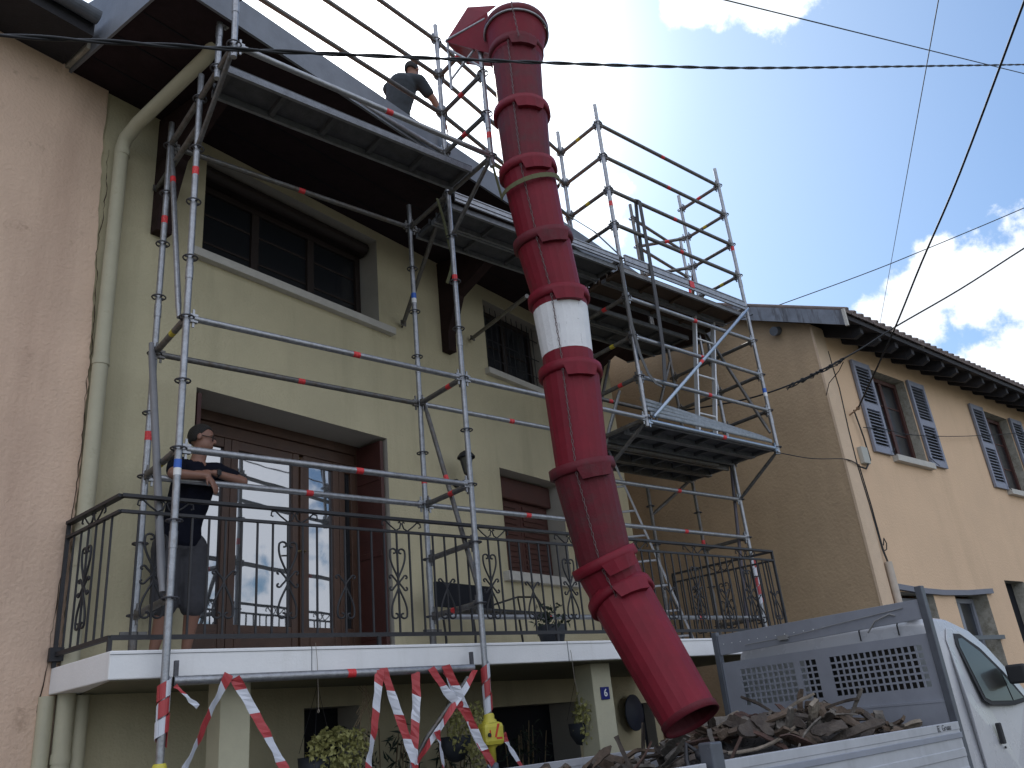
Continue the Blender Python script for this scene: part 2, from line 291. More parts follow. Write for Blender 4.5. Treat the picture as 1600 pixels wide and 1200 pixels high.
# roof
tr0, tr1 = -.56, 8.85
sec = [(0.0, 2.62), (1.585, 2.462), (1.585, 2.735), (-3.5, 4.5), (-3.5, 4.2), (-.02, 2.9)]
rf = MB().prism([H(tr0, o, z) for o, z in sec], T * (tr1 - tr0)).build('roof', M_SOFFIT, gh)
b = MB()
b.box((tr0 - .01, -1.612, 2.452), (tr1, -1.588, 2.742), 0, T, NN, ZZ, NN * K0)
b.build('fascia', M_ZINC, rf)
for tt, nm in ((tr0 - .026, 'verge_board'), (tr1 + .004, 'verge_board')):
    b = MB(); b.prism([H(tt, o, z) for o, z in [(0, 2.60), (1.61, 2.44), (1.61, 2.76), (-3.5, 4.54), (-3.5, 4.22), (-.02, 2.92)]], T * .022); b.build(nm, M_ZINC, rf)
b = MB()
for i in range(24): b.prism([H(tr0 + .382 * i, o, z) for o, z in ((1.55, 2.75), (1.55, 2.775), (-3.5, 4.555), (-3.5, 4.53))], T * .374)
b.build('tiles', M_ROOF, rf)
b = MB()
for o in (.35, .75, 1.15): 
    z = 2.62 - .0997 * o; b.box((tr0 + .02, -o - .006, z - .006), (tr1 - .02, -o + .006, z - .001), 0, T, NN, ZZ, NN * K0)
b.build('soffit_joints', M_DARK, rf)
# timber brackets under the eave
for t in (.34, 4.15, 7.45):
    b = MB(); wd = .07
    b.prism([H(t - wd, 0, z) if o == 0 else H(t - wd, o, z) for o, z in ((0, 2.6), (0, 1.36), (.11, 1.36), (.12, 1.60), (.30, 2.05), (1.0, 2.40), (1.0, 2.51))], T * wd * 2)
    b.build('eave_bracket', M_BEAM, gh)
# upper windows
def window(par, ops, P, X, Y, nl=2, depth=.3, fm=None, gm=None, bars=0, sill=None, sillm=None, fw=.07, name='window'):
    a, c, d, e = ops; fm = fm or M_WOOD; gm = gm or M_GLASS
    b = MB(); org = P(0, 0, 0)
    def bx(t0, t1, z0, z1, o0, o1, bb): bb.hexa([P(t0, o0, z0), P(t1, o0, z0), P(t1, o1, z0), P(t0, o1, z0), P(t0, o0, z1), P(t1, o0, z1), P(t1, o1, z1), P(t0, o1, z1)])
    o0, o1 = -depth - .03, -depth + .04
    bx(a, a + fw, d, e, o0, o1, b); bx(c - fw, c, d, e, o0, o1, b); bx(a + fw, c - fw, d, d + fw, o0, o1 - .003, b); bx(a + fw, c - fw, e - fw, e, o0, o1 - .003, b)
    for k in range(1, nl):
        x = a + (c - a) * k / nl; bx(x - .045, x + .045, d + fw, e - fw, o0, o1 - .006, b)
    for k in range(nl):
        x0, x1 = a + (c - a) * k / nl, a + (c - a) * (k + 1) / nl
        for q in range(1, bars + 1):
            z = d + (e - d) * q / (bars + 1); bx(x0 + .05, x1 - .05, z - .012, z + .012, -depth - .012, -depth + .012, b)
    f = b.build(name, fm, par, bevel=.004)
    for k in range(nl):
        x0, x1 = a + (c - a) * k / nl + .046, a + (c - a) * (k + 1) / nl - .046
        g = MB(); bx(x0, x1, d + fw - .005, e - fw + .005, -depth - .006, -depth, g); g.build('pane', gm, f)
    if sill:
        g = MB(); s0, s1, zt, th, pr = sill; bx(s0, s1, zt - th, zt, -depth, pr, g); g.build('sill', sillm or M_STONE, f, bevel=.006)
    return f
f = window(gh, (.82, 3.0, 1.4, 2.36), H, T, NN, 3, .3, fm=M_DARKFR, sill=(.66, 3.22, 1.378, .085, .075), bars=2)
b = MB(); b.box((.79, .20, 2.36), (3.02, .31, 2.495), 0, T, NN, ZZ, NN * K0); b.path([H(.82, -.16, 2.42), H(2.99, -.16, 2.42)], .075, n=12); b.build('roller_box', M_DARKFR, f)
f = window(gh, (4.99, 6.28, 1.4, 2.4), H, T, NN, 2, .23, fm=M_DARKFR, sill=(4.9, 6.36, 1.378, .085, .075), bars=1)
b = MB()
for x in [5.1 + .12 * i for i in range(10)]: b.tube(H(x, -.08, 1.4), H(x, -.08, 2.4), .006, n=6)
for z in (1.62, 1.9, 2.2): b.tube(H(4.98, -.08, z), H(6.29, -.08, z), .007, n=6)
b.build('window_grille', M_IRON, f)
f = window(gh, (5.05, 6.3, -1.22, .02), H, T, NN, 2, .33, sill=(4.9, 6.45, -1.252, .11, .09), fm=M_REDWOOD)
b = MB(); b.box((5.03, .18, -.26), (6.33, .3, .03), 0, T, NN, ZZ, NN * K0); b.build('roller_box', M_REDWOOD, f, bevel=.02)
for a in (5.055, 5.675):
    g = MB(); g.box((a, .245, -1.24), (a + .615, .285, -.255), 0, T, NN, ZZ, NN * K0)
    for k in range(12): g.box((a + .05, .232, -1.12 + k * .07), (a + .53, .245, -1.075 + k * .07), 0, T, NN, ZZ, NN * K0)
    g.build('shutter_leaf', M_REDWOOD, f)
# french door: four leaves, the middle two glazed
dr = MB()
def dbx(b, t0, t1, z0, z1, o0, o1, m=0): b.box((t0, -o1, z0), (t1, -o0, z1), m, T, NN, ZZ, NN * K0)
D0 = -.45
dbx(dr, .82, 3.06, -.07, .03, D0 - .06, D0 + .05); dbx(dr, .82, .92, -2.29, -.07, D0 - .06, D0 + .05); dbx(dr, 3.0, 3.07, -2.29, -.07, D0 - .06, D0 + .05)
dbx(dr, .92, 3.0, -.2, -.071, D0 - .05, D0 + .02); dbx(dr, .92, 3.0, -.2, -.18, D0 + .02, D0 + .045)
fd = dr.build('french_door', M_WOOD, gh, bevel=.006)
leaves = ((.93, 1.45, 1), (1.455, 2.24, 1), (2.29, 2.76, 1), (2.765, 3.0, 0))
dbm = MB(); dbx(dbm, 2.242, 2.288, -2.28, -.24, D0 - .04, D0 + .06); dbm.build('door_mullion', M_WOOD, fd, bevel=.008)
for a, c, k in leaves:
    b = MB(); s = .075
    dbx(b, a, a + s, -2.28, -.2, D0 - .03, D0 + .035); dbx(b, c - s, c, -2.28, -.2, D0 - .03, D0 + .035)
    dbx(b, a + s, c - s, -2.28, -1.90, D0 - .03, D0 + .03); dbx(b, a + s, c - s, -.29, -.2, D0 - .03, D0 + .03); dbx(b, a + s + .01, c - s - .01, -2.22, -1.96, D0 + .03, D0 + .04)
    lf = b.build('door_leaf', M_WOOD, fd, bevel=.005)
    g = MB(); dbx(g, a + s - .005, c - s + .005, -1.905, -.285, D0 - .006, D0 + .002); g.build('pane', M_GLASSDOOR if k else M_GLASS, lf)
    g = MB()
    if k: continue
    for z in (-1.57, -1.15, -.74): dbx(g, a + s, c - s, z - .008, z + .008, D0 + .002, D0 + .012)
    dbx(g, (a + c) / 2 - .008, (a + c) / 2 + .008, -1.98, -.33, D0 + .003, D0 + .011); g.build('glazing_bar', M_WIRE if not k else mat('grey_lead', (.3, .32, .36), .5, .3), lf)
b = MB(); dbx(b, 2.25, 2.275, -1.44, -1.1, D0 + .06, D0 + .066); b.path([H(2.262, -.4, -1.2), H(2.262, -.34, -1.2), H(2.15, -.33, -1.21)], .009); b.build('door_handle', mat('brass', (.35, .27, .14), .4, .8), fd)
for a, c in ((.835, .875), (3.0, 3.045)):
    b = MB(); dbx(b, a, c, -2.27, -.0, -.40, -.03)
    for z in (-2.0, -1.2, -.4): dbx(b, a - .006 if a < 1 else a - .01, c + .008, z - .03, z + .03, -.39, -.05)
    b.build('folded_shutter', M_REDWOOD, fd, bevel=.004)
# balcony slab and what holds it
RX = 7.07; BY = .12; ZS = -2.3
slab = MB(); poly = [(-.3, BY - .02), (RX + .12, BY - .02), (RX + .05, 1.9), (7.3, 2.78), (-.24, 1.09), (-.42, 1.02)]
slab.prism([V((x, y, ZS - .17)) for x, y in poly], (0, 0, .17))
slab.build('balcony', M_SLAB, gh, bevel=.008)
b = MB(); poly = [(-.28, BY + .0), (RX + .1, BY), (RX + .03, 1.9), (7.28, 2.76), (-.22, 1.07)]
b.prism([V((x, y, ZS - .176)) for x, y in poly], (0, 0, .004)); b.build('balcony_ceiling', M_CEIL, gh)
b = MB()
for x in (1.03, 3.49, 5.6): b.box((x - .002, BY - .0235, ZS - .17), (x + .002, BY - .019, ZS), 0)
b.box((-.3, BY - .0235, ZS - .024), (RX + .1, BY - .0195, ZS - .021)); b.build('slab_joint', M_GREYD, gh)
for i, (x0, x1) in enumerate(((.49, .70), (3.99, 4.24))):
    p = MB().box((x0, .35, GZ + .12), (x1, .58, ZS - .177), 0).build('pillar', mat('pillar_render', (.50, .475, .345), .9, noise=.05, bump=.2), gh, bevel=.006)
    if i:
        npl = MB().box((4.075, .338, -2.80), (4.185, .35, -2.69), 0).build('number_plate', M_PLATE, p, bevel=.003)
def text(s, size, name, mt, parent, loc, X, Y, ext=.002, bold=0):
    c = bpy.data.curves.new(name, 'FONT'); c.body = s; c.size = size; c.extrude = ext; c.align_x = 'CENTER'; c.align_y = 'CENTER'; c.offset = bold
    t = bpy.data.objects.new(name, c); COL.objects.link(t); dg = bpy.context.evaluated_depsgraph_get(); me = bpy.data.meshes.new_from_object(t.evaluated_get(dg))
    bpy.data.objects.remove(t); me.materials.clear(); me.materials.append(mt); o = bpy.data.objects.new(name, me); COL.objects.link(o)
    X = V(X).normalized(); Y = V(Y).normalized(); Z = X.cross(Y); M = Matrix((X, Y, Z)).transposed().to_4x4(); M.translation = V(loc) - (V(parent['_o']) if parent else V())
    o.parent = parent; o.matrix_local = M; return o
text('6', .092, 'digit', mat('white_enamel', (.8, .8, .8), .3), npl, (4.13, .335, -2.745), (1, 0, 0), (0, 0, 1), .002, .0012)
# downpipe
b = MB(); b.path([H(-.09, .09, GZ + .15), H(-.09, .09, -.5), H(-.095, .09, 2.03), H(-.09, .13, 2.12), H(-.075, .3, 2.2), H(.02, 1.15, 2.44), H(.03, 1.25, 2.52)], .058, n=16)
for z in (-2.9, -1.62, -.05, 1.95): b.tube(H(-.09, .09, z), H(-.09, .09, z + .06), .064, n=16)
b.build('downpipe', M_PIPE, gh)
b = MB().tube(H(-.2, .05, GZ + .15), H(-.2, .05, ZS - .18), .05, n=12); b.tube(H(.02, .06, GZ + .15), H(.02, .06, ZS - .18), .06, n=12); b.build('lower_pipe', M_PIPE, gh)

# balcony railing
rl = thing('balcony_railing', 'black wrought iron balcony railing with heart and lyre scrolls', 'railing', (3.4, BY + .03, ZS))
YR = BY + .05
def bar(b, p, q, w=.012, h=.012):
    p, q = V(p), V(q); t = (q - p).normalized(); up = ZZ if abs(t.z) < .9 else V((0, 1, 0)); s = t.cross(up).normalized(); u = s.cross(t)
    b.hexa([p - s * w - u * h, p + s * w - u * h, q + s * w - u * h, q - s * w - u * h, p - s * w + u * h, p + s * w + u * h, q + s * w + u * h, q - s * w + u * h])
ZT, ZM, ZB = -1.31, -1.415, -2.215
segs = [(V((-.29, YR, 0)), V((RX, YR, 0)), 63), (V((-.41, 1.0, 0)), V((-.29, YR, 0)), 7), (V((RX, YR, 0)), V((6.95, 1.62, 0)), 14)]
def scroll(b, P, u0, zc, s, flip=1):
    # spiral arm: heart half
    pts = []
    for i in range(22):
        a = i / 21.
        ang = -1.2 + a * 5.0; r = .018 + .030 * (1 - a) ** 1.0
        pts.append((u0 + s * (.035 + r * math.cos(ang) * .9), zc + flip * (.075 + r * math.sin(ang))))
    return pts
def heart(b, P, u, z0, flip):
    # two mirrored C-scrolls meeting in a point at z0
    for s in (-1, 1):
        pts = []
        for i in range(26):
            a = i / 25.
            if a < .6:
                k = a / .6; x = .052 * math.sin(k * math.pi * .62) / math.sin(math.pi * .5); z = .205 * k ** .9
                x = .055 * math.sin(k * math.pi * .6)
            else:
                k = (a - .6) / .4; th = .35 + k * 4.4; r = .027 * (1 - .62 * k); x = .027 + r * math.cos(th) * 1.0; z = .205 + r * math.sin(th) - .009
            pts.append(P(u + s * x * 1.28, z0 + flip * z * 1.08))
        b.path(pts, .0078, n=6)
def curl(b, P, u, z0, flip):
    for s in (-1, 1):
        pts = []
        for i in range(18):
            a = i / 17.
            if a < .45: k = a / .45; x = .038 * k ** 1.6; z = .06 * k
            else: k = (a - .45) / .55; th = math.pi - k * 4.6; r = .016 * (1 - .5 * k); x = .054 + r * math.cos(th); z = .06 + r * math.sin(th)
            pts.append(P(u + s * x * 1.25, z0 + flip * z * 1.1))
        b.path(pts, .0075, n=6)
tb = MB(); mb_ = MB(); bb = MB()
for a, c, n in segs:
    up = lambda p, z: V((p.x, p.y, z))
    bar(tb, up(a, ZT), up(c, ZT), .024, .011); bar(mb_, up(a, ZM), up(c, ZM), .014, .010); bar(bb, up(a, ZB), up(c, ZB), .014, .014)
tb.build('handrail', M_IRON, rl); mb_.build('middle_rail', M_IRON, rl); bb.build('bottom_rail', M_IRON, rl)
for a, c, n in segs:
    Ld = (c - a).length; d = (c - a) / Ld
    for i in range(1, n):
        p = a + d * (Ld * i / n); big = (i % 8 == 2) if n > 20 else (i in (n // 2, 11)); small = ((i % 8 == 6) and n > 20) or (n == 14 and i == 3)
        g = MB(); bar(g, (p.x, p.y, ZB), (p.x, p.y, ZM), .0065, .0065)
        q = g.build('baluster', M_IRON, rl)
        P = lambda u, z, a=a, d=d: V((a.x + d.x * u, a.y + d.y * u - .001, z))
        if big:
            s = MB(); u = Ld * i / n; heart(s, P, u, -1.79, 1); heart(s, P, u, -1.86, -1); curl(s, P, u, -1.845, 1); curl(s, P, u, -1.80, -1); s.build('scroll', M_IRON, q)
        if small:
            s = MB(); u = Ld * i / n; heart(s, P, u, -1.86, -1); curl(s, P, u, -1.86, 1); s.build('scroll', M_IRON, q)
    k = int(round(Ld / .98)) or 1
    for i in range(k):
        s = MB()
        u = (Ld * (i + .5) / k) if k < 4 else .286 + .934 * i; P = lambda uu, z, a=a, d=d: V((a.x + d.x * uu, a.y + d.y * uu, z))
        for sg in (-1, 1):
            pts = [P(u + sg * (.004 + .16 * t_), ZM + .082 * (.5 + .5 * math.cos(math.pi * t_)) + .008) for t_ in [j / 8 for j in range(9)]]
            pts = [P(u + sg * .03, ZM + .075), P(u + sg * .018, ZM + .085), P(u + sg * .006, ZM + .07), P(u + sg * .02, ZM + .03), P(u + sg * .055, ZM + .012), P(u + sg * .11, ZM + .05), P(u + sg * .15, ZM + .085), P(u + sg * .18, ZM + .08), P(u + sg * .185, ZM + .05), P(u + sg * .168, ZM + .045)]
            s.path(pts, .0065, n=5)
        s.build('frieze_scroll', M_IRON, rl)
for x, y, zt in ((-.29, YR, ZB), (1.62, YR, ZB), (3.45, YR, ZB), (5.3, YR, ZB), (RX, YR, ZT - .01), (6.95, 1.62, ZT - .01), (-.41, 1.0, ZT - .01)):
    MB().box((x - .013, y - .013, ZS), (x + .013, y + .013, zt)).build('post', M_IRON, rl)
MB().box((-.45, .96, -2.26), (-.34, 1.05, -2.17)).build('wall_anchor', M_IRON, rl)

# ------------------------------------------------------------------ pink house (left)
ph = thing('pink_house', 'salmon pink rendered house at the left edge with a jagged crack down its corner', 'house', H(-2.5, 0, GZ))
b = MB(); edge = [(-.235, 2.66), (-.232, 1.9), (-.205, 1.3), (-.175, .6), (-.16, .1), (-.14, -.2), (-.146, -.6), (-.134, -.96), (-.142, -1.3), (-.129, -1.67), (-.135, -2.1), (-.125, -2.5), (-.12, GZ)]
random.seed(3); ed = []
for i in range(len(edge) - 1):
    (a, z), (c, y) = edge[i], edge[i + 1]
    for k in range(8): ed.append((a + (c - a) * k / 8 + random.uniform(-.008, .008), z + (y - z) * k / 8))
ed.append(edge[-1])
for i in range(len(ed) - 1):
    (a, z), (c, y) = ed[i], ed[i + 1]
    b.quad(H(-6, .03, y), H(c, .03, y), H(a, .03, z), H(-6, .03, z)); b.quad(H(c, .03, y), H(c, -.02, y), H(a, -.02, z), H(a, .03, z))
b.quad(H(-6, .03, GZ), H(-6, .03, 2.66), H(-6, -6, 2.66), H(-6, -6, GZ)); b.quad(H(-.6, -6, GZ), H(-6, -6, GZ), H(-6, -6, 3.6), H(-.6, -6, 3.6))
b.build('wall', M_PINK, ph, fixn=False)
cr = MB(); random.seed(12); pts = []; z = 2.0; u = .01
while z > -3.2:
    pts.append(H(u - .17 - (.02 if z > .8 else 0) - .06 * max(0, min(1, (-z - .9) / 1.2)), .034, z)); z -= random.uniform(.03, .07); u = max(-.03, min(.03, u + random.uniform(-.012, .012)))
cr.path(pts, .0035, n=4, rs=[random.uniform(.0008, .0045) for _ in pts]); cr.build('crack', mat('crack', (.05, .03, .02), .95), ph)
sec = [(-.1, 2.66), (.55, 2.60), (.55, 2.76), (-4, 4.3), (-4, 4.0)]
rf = MB().prism([H(-6, o, z) for o, z in sec], T * (5.36)).build('roof', M_DARKWOOD, ph)
g = MB(); n = 10
pts0 = [(.62 + .07 * math.cos(math.pi + math.pi * i / n), 2.76 + .075 * math.sin(math.pi + math.pi * i / n)) for i in range(n + 1)]
for i in range(n): g.quad(H(-6, *pts0[i]), H(-.66, *pts0[i]), H(-.66, *pts0[i + 1]), H(-6, *pts0[i + 1]))
g.prism([H(-.66, o, z) for o, z in pts0], T * .01); g.build('gutter', M_GUTTER, rf, fixn=False)
MB().prism([H(-.62, o, z) for o, z in ((-.05, 2.63), (.4, 2.60), (.4, 2.9), (-.05, 3.05))], T * .03).build('party_flashing', M_PLASTERW, ph)

# ------------------------------------------------------------------ tan house (right)
HX = 9.04
th = thing('tan_house', 'ochre rendered house on the right with blue grey louvred shutters', 'house', (14, 0, GZ))
def H2(t, o, z): return V((t, -o, z))
OP2 = [(10.57, 11.72, .29, 1.73, .22), (14.72, 15.9, .17, 1.72, .22), (9.58, 10.62, -2.9, -1.76, .28), (11.30, 12.45, -2.9, -1.74, .28), (13.3, 14.1, -3.4, -1.5, .2)]
b = wall_mesh(HX, 26, GZ, 2.15, OP2, H2, 0, 3)
GR = .5   # gable slope
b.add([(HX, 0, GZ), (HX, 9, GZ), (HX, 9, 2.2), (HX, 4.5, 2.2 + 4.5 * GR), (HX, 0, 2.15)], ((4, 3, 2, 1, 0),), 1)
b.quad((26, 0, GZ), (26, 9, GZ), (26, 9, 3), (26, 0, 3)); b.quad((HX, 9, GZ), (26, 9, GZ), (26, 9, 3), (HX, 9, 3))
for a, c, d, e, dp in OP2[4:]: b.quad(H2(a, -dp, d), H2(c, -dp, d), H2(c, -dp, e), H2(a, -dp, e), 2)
b.build('wall', [M_TAN, M_TANSHADE, M_DARK, M_PLASTERW], th, fixn=False)
MB().box((HX - .012, -.035, GZ), (HX + .3, -.001, 2.1)).build('corner_band', mat('corner_render', (.62, .47, .335), .9, noise=.05, bump=.3, streak=((.45, .32, .2), 2, .5, .85, .4)), th)
zo = lambda y: 2.02 + (y + .62) * GR
rf = MB().prism([V((HX - .18, y, z)) for y, z in ((-.62, 1.93), (-.62, 2.0), (4.5, zo(4.5)), (9.6, zo(-.62)), (9.6, zo(-.62) - .1), (4.5, zo(4.5) - .16))], (17.4, 0, 0)).build('roof', M_DARKWOOD, th)
b = MB(); x = HX - .2
while x < 26.2:
    b.prism([V((x, y, z)) for y, z in ((-.66, 2.005), (-.66, 2.045), (4.5, zo(4.5) + .07), (4.5, zo(4.5) + .01))], (.19, 0, 0)); b.tube((x + .095, -.66, 2.045), (x + .095, 4.5, zo(4.5) + .075), .05, n=6, cap=True); x += .21
b.build('tiles', mat('old_roof_tiles', (.14, .11, .1), .9, noise=.35, nscale=6, bump=.5), rf)
x = HX + .35
while x < 26:
    b = MB().prism([V((x, y, z)) for y, z in ((-.56, 1.94), (-.56, 1.84), (-.44, 1.80), (0.0, 2.02), (0, 2.2))], (.085, 0, 0)); b.build('rafter', M_DARKWOOD, rf); x += .52
MB().prism([V((HX - .205, y, z)) for y, z in ((-.64, 1.80), (-.64, 2.03), (4.5, zo(4.5) + .04), (4.5, zo(4.5) - .2))], (.024, 0, 0)).build('verge_board', mat('flaking_grey_board', (.20, .22, .26), .7, noise=.2, nscale=8, streak=((.08, .08, .09), 9, .5, .6, .8)), rf)
MB().box((HX - .21, -.665, 1.79), (HX - .17, -.625, 2.05)).build('verge_end', M_STONE, rf)
b = MB(); b.lathe((11.3, -.5, 2.03), (0, -.45, .9), [(.12, 0), (.12, .12), (.1, .15), (0, .17)], n=14); b.build('roof_vent', M_STONE, rf)
MB().tube((HX - .13, .51, 2.22), (HX + .02, .51, 2.26), .07, n=14).build('wall_vent', M_GUTTER, th)
def louvre(par, x0, x1, z0, z1, side, lab=None):
    g = MB(); y0, y1 = -.055, -.015; s = .06
    g.box((x0, y0, z0), (x0 + s, y1, z1)); g.box((x1 - s, y0, z0), (x1, y1, z1)); zm = (z0 + z1) / 2
    for a, c in ((z0, z0 + .1), (z1 - .09, z1), (zm - .05, zm + .05)): g.box((x0 + s, y0 + .002, a), (x1 - s, y1 - .002, c))
    for a, c in ((z0 + .1, zm - .05), (zm + .05, z1 - .09)):
        n = 11; st = (c - a) / n
        for i in range(n):
            z = a + st * i; g.hexa([V((x0 + s, y0 + .004, z + .004)), V((x1 - s, y0 + .004, z + .004)), V((x1 - s, y1, z + st * .62)), V((x0 + s, y1, z + st * .62)),
                                    V((x0 + s, y0 + .004, z + .012)), V((x1 - s, y0 + .004, z + .012)), V((x1 - s, y1, z + st * .62 + .008)), V((x0 + s, y1, z + st * .62 + .008))])
    o = g.build('shutter', M_BLUESH, par)
    k = MB(); k.box((x0 + s * .6, y1 - .003, z0 + .05), (x1 - s * .6, y1 + .002, z1 - .05)); k.build('shutter_backing', M_SLATD, o)
    h = MB(); xc = x1 - .05 if side < 0 else x0 + .05
    h.path([(xc - side * .12, -.065, z0 + .12), (xc, -.075, z0 + .05), (xc + side * .04, -.12, z0 - .03)], .006, n=5); h.build('shutter_stay', M_IRON, o)
for (a, c, d, e, dp), (l, r_) in zip(OP2[:2], (((9.97, 10.5), (11.76, 12.32)), ((14.13, 14.68), (15.94, 16.5)))):
    f = window(th, (a + .02, c - .02, d + .02, e - .02), H2, None, None, 2, .18, fm=M_REDWOOD, bars=2, sill=(a - .02, c + .06, d - .0, .1, .09), name='window')
    louvre(th, l[0], l[1], d - .02, e + .02, -1); louvre(th, r_[0], r_[1], d - .02, e + .02, 1)
window(th, (9.62, 10.58, -2.85, -1.8), H2, None, None, 2, .25, fm=M_GREYP); window(th, (11.34, 12.41, -2.85, -1.78), H2, None, None, 2, .25, fm=M_GREYP)
b = MB(); xs = [9.53, 10.2, 10.9, 11.7, 12.62]; zs = [-1.66, -1.70, -1.715, -1.70, -1.655]
for i in range(4): b.hexa([V((xs[i], -.05, zs[i] - .075)), V((xs[i + 1], -.05, zs[i + 1] - .075)), V((xs[i + 1], .02, zs[i + 1] - .075)), V((xs[i], .02, zs[i] - .075)), V((xs[i], -.05, zs[i])), V((xs[i + 1], -.05, zs[i + 1])), V((xs[i + 1], .02, zs[i + 1])), V((xs[i], .02, zs[i]))])
b.build('lintel', mat('grey_lintel', (.17, .175, .21), .6, noise=.1), th)
MB().box((9.62, -.06, -2.42), (12.5, .0, -2.36)).build('window_ledge', M_GREYD, th)
b = MB().path([(9.42, -.06, -1.38), (9.42, -.06, -3), (9.42, -.06, GZ + .12)], .05, n=12); b.build('cable_duct', mat('cream_duct', (.5, .43, .36), .7, noise=.1), th)
MB().box((9.5, -.07, .03), (9.68, -.0, .28)).build('junction_box', mat('pale_box', (.42, .42, .38), .7), th, bevel=.01)
b = MB().path([(9.34, -.035, 1.75), (9.36, -.035, 1.5), (9.38, -.04, 1.15), (9.33, -.04, .5), (9.32, -.04, -.04), (9.37, -.04, -.6), (9.395, -.04, -1.2), (9.43, -.05, -1.4)], .009, n=6)
b.path([(9.355, -.045, -.04), (9.40, -.045, -.6), (9.41, -.045, -1.2), (9.45, -.05, -1.4)], .009, n=6)
b.path([(9.62, -.05, .86), (9.7, -.05, .45), (9.72, -.05, .1), (9.5, -.06, -.06), (9.33, -.05, -.04)], .012, n=6)
b.path([(9.36, -.05, -.02), (9.18, -.05, .02), (9.02, -.03, .03)], .006, n=5); b.build('wall_cable', M_WIRE, th)
b = MB().tube((9.55, 0, .78), (9.56, -.16, .84), .012, n=6); b.ball((9.56, -.15, .84), .03); b.build('cable_bracket', mat('rusty_bracket', (.25, .16, .1), .8), th)
MB().path([(9.44, -.05, -1.15), (9.5, -.05, -1.05), (9.54, -.05, -1.12), (9.5, -.05, -1.2), (9.44, -.05, -1.22)], .008, n=5).build('cable_coil', M_WIRE, th)

b = MB(); b.prism([V((7.55, 4.3, GZ)), V((9.035, 4.3, GZ)), V((9.035, 4.3, 3.6)), V((7.55, 4.3, 3.2))], (0, .25, 0))  # wall added in the gap to hold back sky and bounce light
tag(b.build('light_block_wall', M_TANSHADE), 'tall tan wall added to block light in the gap between the green and the tan house', 'wall')

# ------------------------------------------------------------------ scaffold
L, D = 2.477, .70
RT = .0245
sc = thing('scaffold', 'galvanised steel scaffold with walkways wrapped round the green house front', 'scaffold', (3.7, .3, GZ))
CAMP = cam.matrix_world.translation
ROS = []   # (distance, position, standard)
def standard(x, y, z0, z1, k0=None, k1=None, m=M_STEEL, red=(), blue=()):
    b = MB(); b.tube((x, y, z0), (x, y, z1), RT, 0, 14)
    k = math.ceil(z0 / .5)
    for kk in range(math.ceil((z0 - 1.2) / 2.), math.ceil((z1) / 2.) + 1):        # spigot joints every 2 m
        z = kk * 2. + .32
        if z0 < z < z1 - .1: b.tube((x, y, z), (x, y, z + .11), RT + .0035, 0, 14)
    for z in red: b.tube((x, y, z), (x, y, z + .07), RT + .001, 1, 14, cap=False)
    for z in blue: b.tube((x, y, z), (x, y, z + .06), RT + .001, 2, 14, cap=False); b.tube((x, y, z - .05), (x, y, z), RT + .001, 3, 14, cap=False)
    o = b.build('standard', [m, M_REDTAPE, M_BLUETAPE, M_WHITE], sc, org=(x, y, max(z0, -2.4)))
    while k * .5 < z1:
        if k * .5 > -2.3 and (k0 is None or k >= k0) and (k1 is None or k <= k1): ROS.append(((V((x, y, k * .5)) - CAMP).length, V((x, y, k * .5)), o))
        k += 1
    return o
standard(0, 0, GZ + .1, 2.25, red=(1.25,), blue=(-1.14,))
standard(0, D, ZS, 2.25, red=(1.2, -.72))
standard(L, 0, GZ + .1, 4.22, red=(1.0,), blue=())
standard(L, D, ZS, 2.28, red=(-.8,), blue=(1.15,))
standard(2 * L, 0, -.09, 4.30, red=(2.75,))
standard(2 * L, D, ZS, 4.35, red=(2.3,))
standard(3 * L, 0, -.09, 4.30, red=(2.9,), blue=(.75,))
standard(3 * L, D, GZ + .12, 4.25)
standard(3 * L, 2 * D, GZ + .12, 2.0, m=M_STEELD, red=(-.95,))
standard(6.44, 2 * D - .02, ZS, -.25, m=M_STEELD)
standard(6.95, 1.26, 2.0, 4.25, m=M_STEELD); standard(8.39, 1.48, 2.0, 4.25, m=M_STEEL, red=(3.2,))
standard(L, -D, 1.88, 3.77, red=(2.2,))
standard(0, -D, 1.88, 3.9)
standard(-.01, -.4, 1.9, 4.3)
# rosettes: the 100 that show largest as sub-parts, the rest as one mesh
def rosette_mb(c):
    b = MB(); b.ring(c, ZZ, .052, .0065, 0, 16, 5); 
    for i in range(4):
        a = i * math.pi / 2 + .3; b.box((.02, -.006, -.005), (.05, .006, .005), 0, V((math.cos(a), math.sin(a), 0)), V((-math.sin(a), math.cos(a), 0)), ZZ, c)
    return b
ROS.sort(key=lambda q: q[0]); src = None; rest = MB()
for i, (d, p, st) in enumerate(ROS):
    if i < 100:
        if src is None: src = rosette_mb(V((0, 0, 0))).build('rosette', M_ROSETTE); o = src
        else: o = src.copy(); COL.objects.link(o)
        o.parent = st; o.location = p - V(st['_o'])
    else:
        r_ = rosette_mb(p); rest.add(r_.v, r_.f)
if rest.v:
    o = rest.build('rosettes', M_ROSETTE, sc); o['kind'] = 'stuff'
def head(b, p, d):
    d = V(d); d.z = 0; d.normalize(); s = V((-d.y, d.x, 0)); b.box((.022, -.016, -.032), (.078, .016, .034), 0, d, s, ZZ, p); b.box((.04, -.006, -.07), (.056, .006, .075), 0, d, s, ZZ, p)
def ledger(p, q, m=M_STEEL, red=None, yel=None, name='ledger', r=RT, heads=True, redm=1):
    p, q = V(p), V(q); d = (q - p).normalized(); b = MB(); b.tube(p + d * .05, q - d * .05, r, 0, 14)
    if heads: head(b, p, d); head(b, q, -d)
    for t, mi in ((red, 1), (yel, 2)):
        if t is not None: c = p.lerp(q, t); b.tube(c - d * .032, c + d * .032, r + .001, mi, 14, cap=False)
    return b.build(name, [m, M_REDTAPE, M_YELTAPE], sc)
